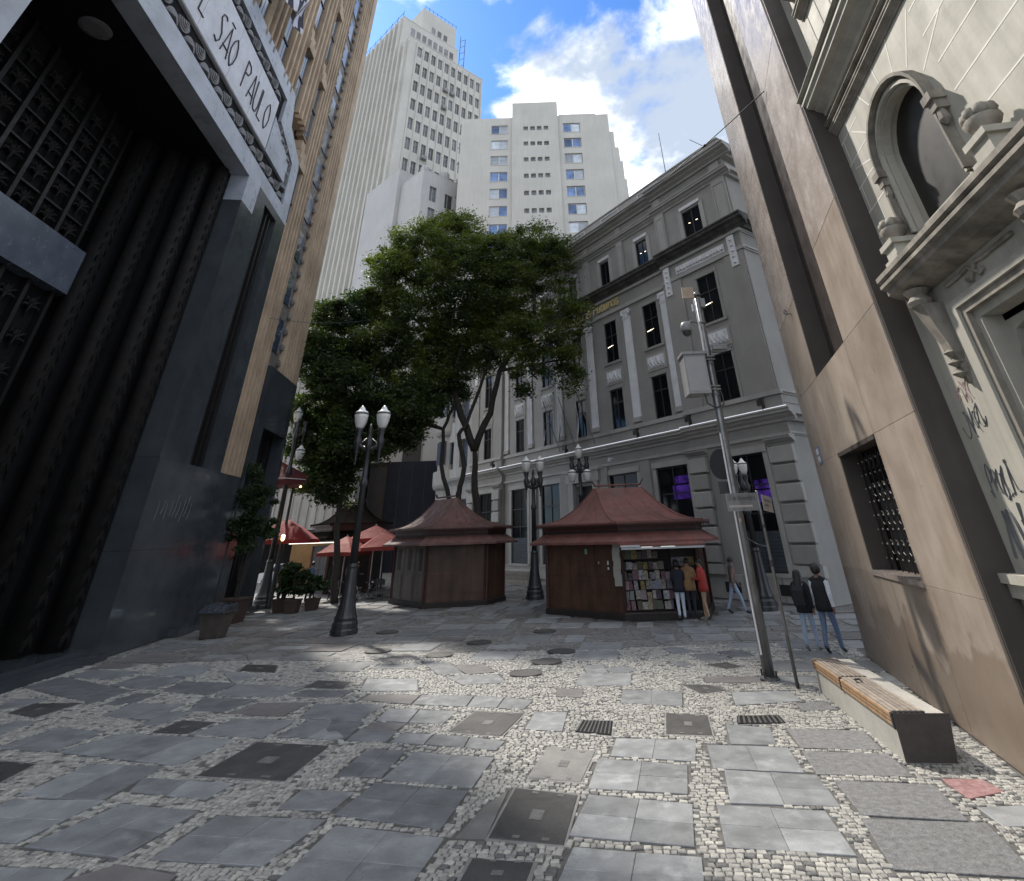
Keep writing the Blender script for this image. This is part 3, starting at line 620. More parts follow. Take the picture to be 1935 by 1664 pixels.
mb = MB(); mb.box(.45, 29.5, -.5, PAV + .12, 21.425, 22.12); mb.box(.45, .95, -13.9, -.5, 21.425, 22.12); Bb(mb, 'parapet', gren2); Bb(MB().box(.4, 29.55, -.55, PAV + .18, 22.12, 22.2), 'coping', gren2)
for k in range(8):
    x = 1.4 + k * 3.75; p = MB(); z0, z1 = 21.55, 21.98; o = PAV + .12
    p.box(x, x + 1.9, o, o + .04, z0, z0 + .05); p.box(x, x + 1.9, o, o + .04, z1 - .05, z1); p.box(x, x + .05, o, o + .04, z0 + .05, z1 - .05); p.box(x + 1.85, x + 1.9, o, o + .04, z0 + .05, z1 - .05); Bb(p, 'panel_frame', wpaint)
# upper pilasters
flm = MB()
for q in range(7): flm.lathe([(.034, 0), (.034, 5.9)], 6, (-.255 + q * .085, .09))
flm.box(-.29, .29, -.0, .09, 0, 5.9); flute_me = flm.mesh('shaft', wpaint)
capm = MB(); capm.box(-.32, .32, 0, .14, 5.9, 6.02); capm.box(-.26, .26, 0, .16, 6.02, 6.36); capm.box(-.36, .36, 0, .2, 6.36, 6.52)
for sx in (-.3, .3): capm.lathe([(.02, 6.14), (.1, 6.2), (.1, 6.3), (.02, 6.36)], 8, (sx, .16))
cap_me = capm.mesh('capital', wpaint); base_me = MB().box(-.34, .34, 0, .16, -.25, 0).mesh('base', gren2)
for c in (6.42, 9.65, 13.4, 17.0, 20.72, 24.05):
    pl = inst('fluted_pilaster', flute_me, ex, (c, .002, 8.25)); inst('capital', cap_me, pl); inst('base', base_me, pl)
for a0, a1 in ((.6, 1.75), (4.75, 6.08), (24.42, 25.6), (28.2, 29.4)):
    Bb(MB().box(a0, a1, PAV - .02, PAV + .08, 7.9, 14.95), 'pier', gren); c = (a0 + a1) / 2 + (.0 if a0 > 3 else -.1)
    c = {.6: 1.1, 4.75: 5.68}.get(a0, c); mb = MB(); mb.box(c - .22, c + .22, PAV + .08, PAV + .13, 14.2, 15.95)
    for q in range(5): mb.lathe([(.02, 14.4 + q * .32 - .1), (.12, 14.4 + q * .32), (.02, 14.4 + q * .32 + .1)], 6, (c, PAV + .1))
    Bb(mb, 'carved_drop', wpaint)
fp = Bb(MB().box(1.6, 5.0, PAV, PAV + .06, 15.27, 15.74), 'frieze_panel', wpaint); mb = MB()
for q in range(14): mb.lathe([(.02, 15.36), (.11, 15.42), (.09, 15.55), (.02, 15.66)], 7, (1.75 + q * .235, PAV + .07))
Bb(mb, 'carved_garland', wpaint, fp)
for i, (a0, a1) in enumerate(((.62, 1.5), (5.2, 5.95), (9.28, 9.85), (12.9, 13.45), (16.55, 17.1), (20.2, 20.75), (23.7, 24.25), (28.3, 29.2))):
    o = PAV if i in (0, 1, 7) else 0; pl = Bb(MB().box(a0, a1, o - .02, o + .12, 16.86, 19.6), 'attic_pilaster', gren2)
    p = MB(); y = o + .12; p.box(a0 + .08, a0 + .12, y, y + .02, 17.1, 19.3); p.box(a1 - .12, a1 - .08, y, y + .02, 17.1, 19.3); p.box(a0 + .12, a1 - .12, y, y + .02, 19.26, 19.3); Bb(p, 'panel_frame', gren, pl)
    Bb(MB().box(a0 + .1, a1 - .1, o, o + .1, 20.2, 20.75), 'frieze_boss', gren2, pl)
text_obj('sign_lettering', 'Bolsa de Mercadorias & Futuros', gold, ex, (21.0, .06, 15.42), (-1, 0, 0), (0, 0, 1), width=10.8, size=.85, ext=.04, bold=.012, fsz=.68)
# floodlights, camera, side wall windows
fl_me = MB().box(-.16, .16, .1, .22, .18, .42).box(-.02, .02, -.1, .1, 0, .3).box(-.12, .12, .0, .1, .42, .5).mesh('floodlight', iron)
for a in (1.2, 5.4, 9.4, 16.0, 24.9): inst('floodlight', fl_me, ex, (a, .45 + (PAV if a < 6 or a > 24 else 0), 7.06))
mb = MB().lathe([(.1, 0), (.1, .14), (.03, .2)], 10); mb.box(-.02, .02, -.35, 0, .14, .18); inst('security_camera', mb.mesh('security_camera', mat('white_plastic', (.6, .6, .6), .4)), ex, (11.9, .5, 6.15))
for y in (-1.6, -4.2, -7.0):
    for z0, z1 in ((1.0, 5.48), (7.9, 10.2), (11.88, 14.5), (17, 18.85)):
        f = Bb(MB().box(.52, .56, y - 1.1, y, z0, z1), 'window', wfram); Bb(MB().box(.50, .52, y - 1.04, y - .06, z0 + .06, z1 - .06), 'pane', glass, f)
        if z0 < 2 and y > -3: Bb(MB().box(.485, .499, y - .98, y - .1, 3.7, 4.5), 'lit_screen', purple, f)
# roof plant room and railing
Bb(MB().box(13.0, 17.5, -6, -2.2, 21.6, 23.4), 'plant_room', mat('plant_grey', (.2, .215, .24), .6)); mb = MB()
for x in (11.5, 13.0, 14.5, 16.0, 17.8): mb.tube([(x, -1.9, 21.6), (x, -1.9, 24.2)], .035, 5)
for z in (23.2, 24.2): mb.tube([(11.5, -1.9, z), (17.8, -1.9, z)], .03, 5)
Bb(mb, 'roof_railing', iron); Bb(MB().tube([(7.8, -4, 21.6), (7.8, -4, 30)], [.05, .02], 5), 'antenna', iron)
# flags on the facade
def bflag(a, label, cmats, z=10.4):
    f = facade('facade_flag', label, 'flag', BP, BY); f['group'] = 'flags on the exchange facade'
    Bb(MB().tube([(a, .2, 7.3), (a, 1.5, z)], .03, 6), 'pole', MATS['pole_grey'], f)
    mb = MB(); nu, nv = 8, 14
    def pt(u, v): return (a + .10 * math.sin(v * 6 + u * 3) + .8 * u * (1 - .35 * v), 1.45 - .55 * u * (1 - v * .4), z - .12 - 2.35 * v - .8 * u)
    for i in range(nu):
        for j in range(nv): mb.add([pt((i + q) / nu, (j + r) / nv) for q, r in ((0, 0), (1, 0), (1, 1), (0, 1))], [(0, 1, 2, 3)], 0 if len(cmats) == 1 else (int(j * 9 / nv + i * .3) % 2 if len(cmats) == 2 else (2 if i < 3 and j < 4 else int(i * .9 + j * .55) % 2)))
    Bb(mb, 'cloth', cmats, f, smooth=True)
bflag(17.0, 'black and white striped flag with red corner hanging before the exchange', [stripe_k, stripe_w, mat('flag_red', (.35, .03, .04), .8)])
bflag(15.3, 'dark green flag hanging before the exchange facade', [mat('flag_green', (.01, .07, .035), .8)])
bflag(13.4, 'plain white flag hanging before the exchange facade', [stripe_w])
# ---------------------------------------------------------------- pale corner building beyond, with round balcony
pc = facade('corner_building', 'pale corner building with rounded balcony behind the left kiosk roof', 'building', BP, BY)
pale = mat('pale_render', (0.40, 0.40, 0.39), 0.7, 0.1, .8, streak=.25)
ch = [(30.85, 32.4, 7.9, 10.2), (30.85, 32.4, 11.9, 14.5), (30.6, 32.6, 1.0, 5.4), (33.6, 34.7, 7.9, 10.2), (33.6, 34.7, 11.9, 14.5)]
mb = MB(); holed(mb, 29.5, 35.4, 0, 17, -.12, ch, .35); mb.box(29.5, 35.4, -12, -.6, 0, 17); mb.add([(35.4, -.6, 0), (35.4, -.12, 0), (35.4, -.12, 17), (35.4, -.6, 17)], [(3, 2, 1, 0)]); Bb(mb, 'wall', pale, pc)
for h in ch: f = Bb(MB().box(h[0], h[1], -.5, -.42, h[2], h[3]), 'window', pale, pc); Bb(MB().box(h[0] + .06, h[1] - .06, -.42, -.40, h[2] + .06, h[3] - .06), 'pane', glass_sky, f)
for z0, p in ((6.6, .45), (15.2, .4), (16.6, .5)): Bb(MB().sweep(cornice_prof(-.12, p, z0, z0 + .5), 29.52, 35.4), 'cornice', pale, pc)
for z in (6.1, 10.6): Bb(MB().lathe([(1.0, z), (1.5, z + .35), (1.6, z + .6), (1.6, z + 1.7), (1.5, z + 1.75)], 24, (35.6, -.9)), 'round_balcony', pale, pc, smooth=False)
Bb(MB().lathe([(1.25, 0), (1.25, 16.5)], 20, (35.6, -.9)), 'corner_turret', pale, pc)
for z in (8.4, 12.6):
    for t in range(5): an = RAD(60 + t * 30); Bb(MB().box(35.6 + 1.25 * math.cos(an) - .2, 35.6 + 1.25 * math.cos(an) + .2, -.9 + 1.25 * math.sin(an) - .05, -.9 + 1.25 * math.sin(an) + .05, z, z + 2), 'pane', glass_sky, pc)
# ---------------------------------------------------------------- white tower with ribs
TC = (-24.335, 66.0)
tw = mat('tower_white', (0.50, 0.485, 0.44), 0.75, 0.08, .25, streak=.07, stain=(.4, .2, (.42, .40, .37)))
tw2 = mat('tower_grey_white', (0.42, 0.415, 0.405), 0.75, 0.08, .25, streak=.08)
wing = mat('tower_pane', (0.10, 0.105, 0.11), 0.3, .4, .6, rnd=.55)
tower = thing('white_tower', 'very tall white tower with ribbed left side and rows of narrow windows', 'building', (TC[0], TC[1], 0), RAD(90 - 46.3))
dl = RAD(46.3 + 47.5)     # left face direction seen from the right face frame
lx, ly = math.cos(dl), math.sin(dl)
rows = [83.8 - 4.45 * k for k in range(11)]
th = [(1.85 + 1.51 * c, 2.75 + 1.51 * c, z - 2.6, z) for z in rows for c in range(10)]
mb = MB(); holed(mb, 0, 17, 0, 85.3, 0, th, .25); mb.build('wall', tw, tower, sgn=-1)
p4 = [(0, 0), (17, 0), (17 + 24 * lx, 24 * ly), (24 * lx, 24 * ly)]
MB().add([(x, y, 0) for x, y in p4] + [(x, y, 85.3) for x, y in p4], [(4, 5, 6, 7), (1, 2, 6, 5), (2, 3, 7, 6), (3, 0, 4, 7)]).build('body', tw, tower)
pan_me = MB().box(0, .9, -.02, 0, 0, 2.6).mesh('pane', wing)
win_me = MB().box(0, .9, -.05, 0, 0, .09).box(.42, .48, -.04, 0, .09, 2.6).box(0, .42, -.035, 0, 1.7, 1.76).mesh('window', tw2)
for a0, a1, z0, z1 in th:
    w = inst('window', win_me, tower, (a0, .22, z0)); inst('pane', pan_me, w, (0, .02, 0))
for c in range(11): MB().box(1.45 + 1.51 * c, 1.65 + 1.51 * c, -.18, 0, 30, 84.6).build('pier_strip', tw, tower)
rib_me = [MB().box(-.16, .16, -.05, .5, 0, h).mesh('rib', tw) for h in (84.6, 94.0)]
for k in range(14): inst('rib', rib_me[0 if k < 2 else 1], tower, ((.8 + 1.8 * k) * lx, (.8 + 1.8 * k) * ly, 0), rz=dl)
# taller rear stage flush with the left face, penthouse, railings, mast
def stage(a0, a1, x0, x1, z0, z1, name): return MB().prism([(x0 + a0 * lx, a0 * ly), (x1 + a0 * lx, a0 * ly), (x1 + a1 * lx, a1 * ly), (x0 + a1 * lx, a1 * ly)], z0, z1).build(name, tw, tower)
stage(3.9, 24, 0, 13.2, 85.3, 94.5, 'rear_stage'); stage(3.85, 24.05, -.05, 13.25, 94.5, 94.75, 'coping'); stage(5.0, 18, 4.6, 13.0, 94.75, 102.5, 'penthouse'); stage(-.05, 3.9, -.05, 17.05, 85.3, 85.5, 'coping')
rw_me = MB().box(0, .9, -.04, .02, 0, 2.0).mesh('window', wing); rm_me = MB().box(-.05, .95, -.12, -.02, -.12, 0).mesh('sill', tw2)
for c in range(8): w = inst('window', rw_me, tower, (1.9 + 1.32 * c + 3.9 * lx, 3.9 * ly, 90.7)); inst('sill', rm_me, w)
for c in range(3): w = inst('window', rw_me, tower, (7.0 + 1.5 * c + 5 * lx, 5 * ly, 96.2)); inst('sill', rm_me, w)
mb = MB()
for c in range(9): mb.tube([(5 + c + 5 * lx, 5.1 * ly, 102.5), (5 + c + 5 * lx, 5.1 * ly, 103.7)], .05, 4)
mb.tube([(5 + 5 * lx, 5.1 * ly, 103.4), (13 + 5 * lx, 5.1 * ly, 103.4)], .04, 4)
for c in range(9): mb.tube([((4.2 + c * 2.2) * lx, (4.2 + c * 2.2) * ly, 94.7), ((4.2 + c * 2.2) * lx, (4.2 + c * 2.2) * ly, 96.6)], .05, 4)
mb.tube([(4.2 * lx, 4.2 * ly, 96.0), (22 * lx, 22 * ly, 96.0)], .04, 4)
mb.build('roof_railing', iron, tower); mb = MB()
for q in (0, 1.2): mb.tube([(13.6 + q + 3.9 * lx, 3.9 * ly, 85.3), (13.6 + q + 3.9 * lx, 3.9 * ly, 99.5)], .08, 4)
for z in range(86, 99, 2): mb.tube([(13.6 + 3.9 * lx, 3.9 * ly, z), (14.8 + 3.9 * lx, 3.9 * ly, z + 1.4)], .05, 4)
mb.build('lattice_mast', iron, tower)
ac_me = MB().box(0, .9, -.7, 0, 0, .7).mesh('air_conditioner', mat('ac_grey', (.22, .22, .22), .6))
for c, r in ((4, 1), (5, 1), (4, 2), (8, 3), (2, 5)): inst('air_conditioner', ac_me, tower, (1.85 + 1.51 * c, -.02, rows[r] - 3.4))
# ---------------------------------------------------------------- lower grey block in front of the tower
lb = thing('stepped_block', 'pale grey stepped block with few windows standing before the white tower', 'building', (-16.966, 59.0, 0), RAD(90 - 46.3))
l4 = [(0, 0), (14, 0), (14 + 5.6 * lx, 5.6 * ly), (5.6 * lx, 5.6 * ly)]
lh = [(1.25, 2.35, 43.3, 45.8), (3.8, 5.1, 43.1, 45.5), (1.25, 2.35, 39.6, 42.2), (3.8, 5.1, 39.4, 42.0), (1.25, 2.35, 35.9, 38.5)]
mb = MB(); holed(mb, 0, 14, 0, 48, 0, lh, .3); mb.build('wall', tw2, lb, sgn=-1); mb = MB(); mb.add([(x, y, 0) for x, y in l4] + [(x, y, 48) for x, y in l4], [(4, 5, 6, 7), (1, 2, 6, 5), (2, 3, 7, 6), (3, 0, 4, 7)]); mb.build('body', tw2, lb)
for h in lh: f = MB().box(h[0], h[1], .27, .33, h[2], h[3]).build('window', wing, lb); MB().box(h[0] + .5, h[0] + .56, .2, .27, h[2], h[3]).build('mullion', tw2, f)
l5 = [(5.65 * lx - .6, 5.65 * ly), (13.4 + 5.65 * lx, 5.65 * ly), (13.4 + 15 * lx, 15 * ly), (15 * lx - .6, 15 * ly)]
MB().prism(l5, 0, 50.9).build('rear_wing', tw2, lb); MB().prism([(x, y) for x, y in l4], 48.0, 48.25).build('coping', pale, lb)
for x, y in ((1.2, 1.8), (4.2, 1.2)): MB().lathe([(.7, 48.2), (.7, 49.7), (.6, 49.9)], 12, (x, y)).build('roof_tank', pale, lb)
dbase = mat('dark_blue_cladding', (0.011, 0.014, 0.024), 0.6, .3, .8, spec=.2)

cl = thing('dark_clad_block', 'dark blue clad street level block behind the left kiosk', 'building', (-16.9, 57.6, 0), 0)
MB().box(0, 6.5, 0, 3, 0, 9.5).build('front_cladding', dbase, cl); MB().box(-1.9, -.004, .5, 3, 0, 9.45).build('side_cladding', mat('dark_grey_clad', (.03, .03, .033), .5, .2, 1), cl)
for x in (1.3, 2.6, 3.9, 5.2): MB().box(x - .015, x + .015, -.012, 0, .1, 9.4).build('cladding_joint', wfram, cl)
MB().box(1.4, 3.2, -.0, 2.6, 9.5, 15.5).build('window_bay', wfram, cl); MB().box(-2.2, 1.4, .2, 2.8, 9.5, 22).build('upper_wall', tw2, cl); MB().box(3.2, 5.2, .3, 2.8, 9.5, 22).build('upper_wall', tw2, cl)
# ---------------------------------------------------------------- white office block, frontal
ob = thing('white_office_block', 'white frontal office block with paired windows above the tree', 'building', (-12.2, 60.0, 0), 0)
# local x to the right, local y away from the camera
wl = [(4.58, 7.08)]; rows2 = [56.66 - 2.93 * k for k in range(13)]
hl = [(4.58, 7.08, z - 1.66, z) for z in rows2] + [(15.45, 18.03, z - 1.7, z + .05) for z in rows2]
hs = [(9.46 + 1.02 * c, 10.14 + 1.02 * c, z - .78, z) for z in [56.0 - 2.95 * k for k in range(13)] for c in range(4)]
mb = MB(); holed(mb, 0, 7.75, 0, 58.15, 0, hl, .22); holed(mb, 14.7, 22.4, 0, 58.25, 0, hl, .22)
mb2 = MB(); holed(mb2, 7.75, 14.7, 0, 60.85, .35, hs, .3)
for x in (7.75, 14.7): mb2.add([(x, 0, 0), (x, .35, 0), (x, .35, 60.85), (x, 0, 60.85)], [(0, 1, 2, 3)])
mb.build('wall', tw, ob, sgn=-1); mb2.build('central_bay', tw, ob, sgn=-1)
MB().box(0, 22.4, -.0 + .45, 9, 0, 58.1).build('core', tw, ob); MB().box(7.76, 14.69, -.05, 6, 58.15, 60.8).build('lift_house', tw, ob); MB().box(14.9, 20.7, 1, 6, 58.1, 59.4).build('roof_room', tw, ob)
for k, (x, zt) in enumerate(((23.0, 54.8), (23.5, 51.8), (23.85, 49.2), (24.1, 46.0), (24.4, 41.5))): MB().box(22.38 if k == 0 else (22.38, 23.0, 23.5, 23.85, 24.1)[k], x, .1 + .02 * k, 9, 0, zt).build('side_step', tw, ob)
bglass = mat('blue_pane', (0.13, 0.20, 0.36), 0.12, .45, .9, rnd=.5, spec=.9); blind = mat('window_blind', (0.42, 0.46, 0.5), .5, .2, 1.0, rnd=.4)
wfrw = mat('white_window_frame', (.5, .5, .5), .5)
fr_me = MB().box(0, 2.5, .1, .17, 0, .07).box(0, 2.5, .1, .17, 1.59, 1.66).box(0, .06, .1, .17, .07, 1.59).box(2.44, 2.5, .1, .17, .07, 1.59).box(1.19, 1.33, .05, .17, .07, 1.59).mesh('window', wfrw)
pb_me = [MB().box(0, 1.13, .14, .16, 0, 1.52).box(0, 1.13, .12, .15, .9, .94).mesh('pane', m_) for m_ in (bglass, blind)]
sill_me = MB().box(-.1, 2.6, -.08, .1, -.1, -.002).mesh('sill', tw)
rr = random.Random(5)
for a0, a1, z0, z1 in hl:
    f = inst('window', fr_me, ob, (a0, .04, z0)); inst('sill', sill_me, f)
    for q in (0.06, 1.33): inst('pane', pb_me[0 if rr.random() < .68 else 1], f, (q, 0, .07))
sp_me = MB().box(0, .68, .0, .03, 0, .78).mesh('pane', wing); bars = MB()
for q in range(3): bars.box(.12 + q * .2, .16 + q * .2, -.03, 0, 0, .78)
bars_me = bars.mesh('window', wfrw)
for a0, a1, z0, z1 in hs: f = inst('window', bars_me, ob, (a0, -.1, z0)); inst('pane', sp_me, f)
for z in np.arange(20, 58, 2.95): MB().tube([(-.08, .2, float(z)), (-.35, .3, float(z) + .3), (-.08, .4, float(z) + .6)], .05, 5).build('ac_bracket', wing, ob)
# ---------------------------------------------------------------- grey panelled building far down the left street
fb_ = thing('panelled_building', 'pale grey building with vertical panels far behind the red umbrellas', 'building', (-31, 52, 0), RAD(8))
MB().box(0, 12.5, 0, 8, 0, 19).build('wall', tw2, fb_)
for k in range(17): MB().box(.2 + k * .73, .62 + k * .73, -.12, 0, 3.6, 18.6).build('panel', pale if k % 3 else tw2, fb_)
MB().box(-.2, 12.7, -.5, 0, 3.1, 3.6).build('canopy', wfram, fb_); MB().box(0, 12.5, -.05, -.001, 0, 3.1).build('shopfront', black, fb_)
# ================================================================== GROUND
gmat = bpy.data.materials.new('far_cobbles'); gmat.use_nodes = True
_n = gmat.node_tree.nodes; _l = gmat.node_tree.links.new; _b = _n['Principled BSDF']; _g = _n.new('ShaderNodeNewGeometry')
_v = _n.new('ShaderNodeTexVoronoi'); _v.inputs['Scale'].default_value = 11.0; _l(_g.outputs['Position'], _v.inputs['Vector'])
_v2 = _n.new('ShaderNodeTexVoronoi'); _v2.feature = 'DISTANCE_TO_EDGE'; _v2.inputs['Scale'].default_value = 11.0; _l(_g.outputs['Position'], _v2.inputs['Vector'])
_r = _n.new('ShaderNodeValToRGB'); _r.color_ramp.elements[0].color = (.12, .117, .11, 1); _r.color_ramp.elements[1].color = (.33, .32, .295, 1)
_sx = _n.new('ShaderNodeSeparateColor'); _l(_v.outputs['Color'], _sx.inputs[0]); _l(_sx.outputs[0], _r.inputs[0])
_m = _n.new('ShaderNodeMapRange'); _m.inputs[1].default_value = 0.0; _m.inputs[2].default_value = .12; _m.inputs[3].default_value = .35; _l(_v2.outputs['Distance'], _m.inputs[0])
_mx = _n.new('ShaderNodeMix'); _mx.data_type = 'RGBA'; _mx.blend_type = 'MULTIPLY'; _mx.inputs['Factor'].default_value = 1; _l(_r.outputs[0], _mx.inputs['A']); _l(_m.outputs[0], _mx.inputs['B'])
_nz = _n.new('ShaderNodeTexNoise'); _nz.inputs['Scale'].default_value = .5; _nz.inputs['Detail'].default_value = 6; _l(_g.outputs['Position'], _nz.inputs['Vector'])
_m2 = _n.new('ShaderNodeMapRange'); _m2.inputs[1].default_value = .3; _m2.inputs[2].default_value = .7; _m2.inputs[3].default_value = .72; _m2.inputs[4].default_value = 1.1; _l(_nz.outputs[0], _m2.inputs[0])
_mx2 = _n.new('ShaderNodeMix'); _mx2.data_type = 'RGBA'; _mx2.blend_type = 'MULTIPLY'; _mx2.inputs['Factor'].default_value = 1; _l(_mx.outputs['Result'], _mx2.inputs['A']); _l(_m2.outputs[0], _mx2.inputs['B'])
_l(_mx2.outputs['Result'], _b.inputs['Base Color']); _b.inputs['Roughness'].default_value = .62
_bp = _n.new('ShaderNodeBump'); _bp.inputs['Strength'].default_value = .5; _bp.inputs['Distance'].default_value = .015; _l(_m.outputs[0], _bp.inputs['Height']); _l(_bp.outputs[0], _b.inputs['Normal'])
bed = mat('mortar_bed', (.10, .095, .088), .85, .3, 6, bump=.4, bs=60)
mb = MB(); mb.add([(-900, -900, -.02), (900, -900, -.02), (900, 2000, -.02), (-900, 2000, -.02)], [(0, 1, 2, 3)])
ground = mb.build('ground', gmat, kind='structure')
mb = MB(); mb.add([(-14.5, 4.5, -.014), (7.5, 4.5, -.014), (7.5, 16.6, -.014), (-14.5, 16.6, -.014)], [(0, 1, 2, 3)]); mb.build('mortar_bed', bed, ground)
slab_m = {'s': mat('slab_grey', (.235, .243, .246), .42, .24, 2.6, rnd=.2, fine=.14, fs=45, stain=(3.0, 1.0, (.36, .37, .365)), spots=(2.0, .55, (.13, .13, .13)), bump=.04),
          'd': mat('slab_dark', (.18, .186, .19), .44, .24, 2.6, rnd=.2, fine=.14, fs=45, stain=(2.6, .8, (.27, .28, .285)), spots=(2.0, .5, (.09, .09, .09)), bump=.04),
          't': mat('slab_rough', (.155, .155, .155), .7, .35, 14, rnd=.1, fine=.3, fs=55, stain=(9, .4, (.22, .22, .215)), bump=.5, bs=40),
          'L': mat('iron_cover', (.060, .058, .056), .55, .3, 2.0, fine=.2, fs=120, stain=(3, .4, (.11, .10, .09)), bump=.3, bs=90, rnd=.2),
          'c': mat('concrete_cover', (.19, .185, .175), .7, .2, 3, fine=.1, fs=60, stain=(4, .4, (.13, .125, .12)), bump=.2),
          'p': mat('cement_patch', (.16, .157, .15), .75, .25, 2.5, fine=.15, bump=.3), 'G': MATS['wrought_iron'],
          'b': mat('slab_brown', (.165, .155, .15), .5, .2, 2, rnd=.15, fine=.1, bump=.08), 'r': mat('red_paint_worn', (.28, .15, .145), .7, .3, 7, fine=.4, fs=25, stain=(7, .9, (.27, .25, .24)))}
cement = mat('cement_frame', (.20, .195, .185), .75, .2, 3, bump=.2, fine=.1)
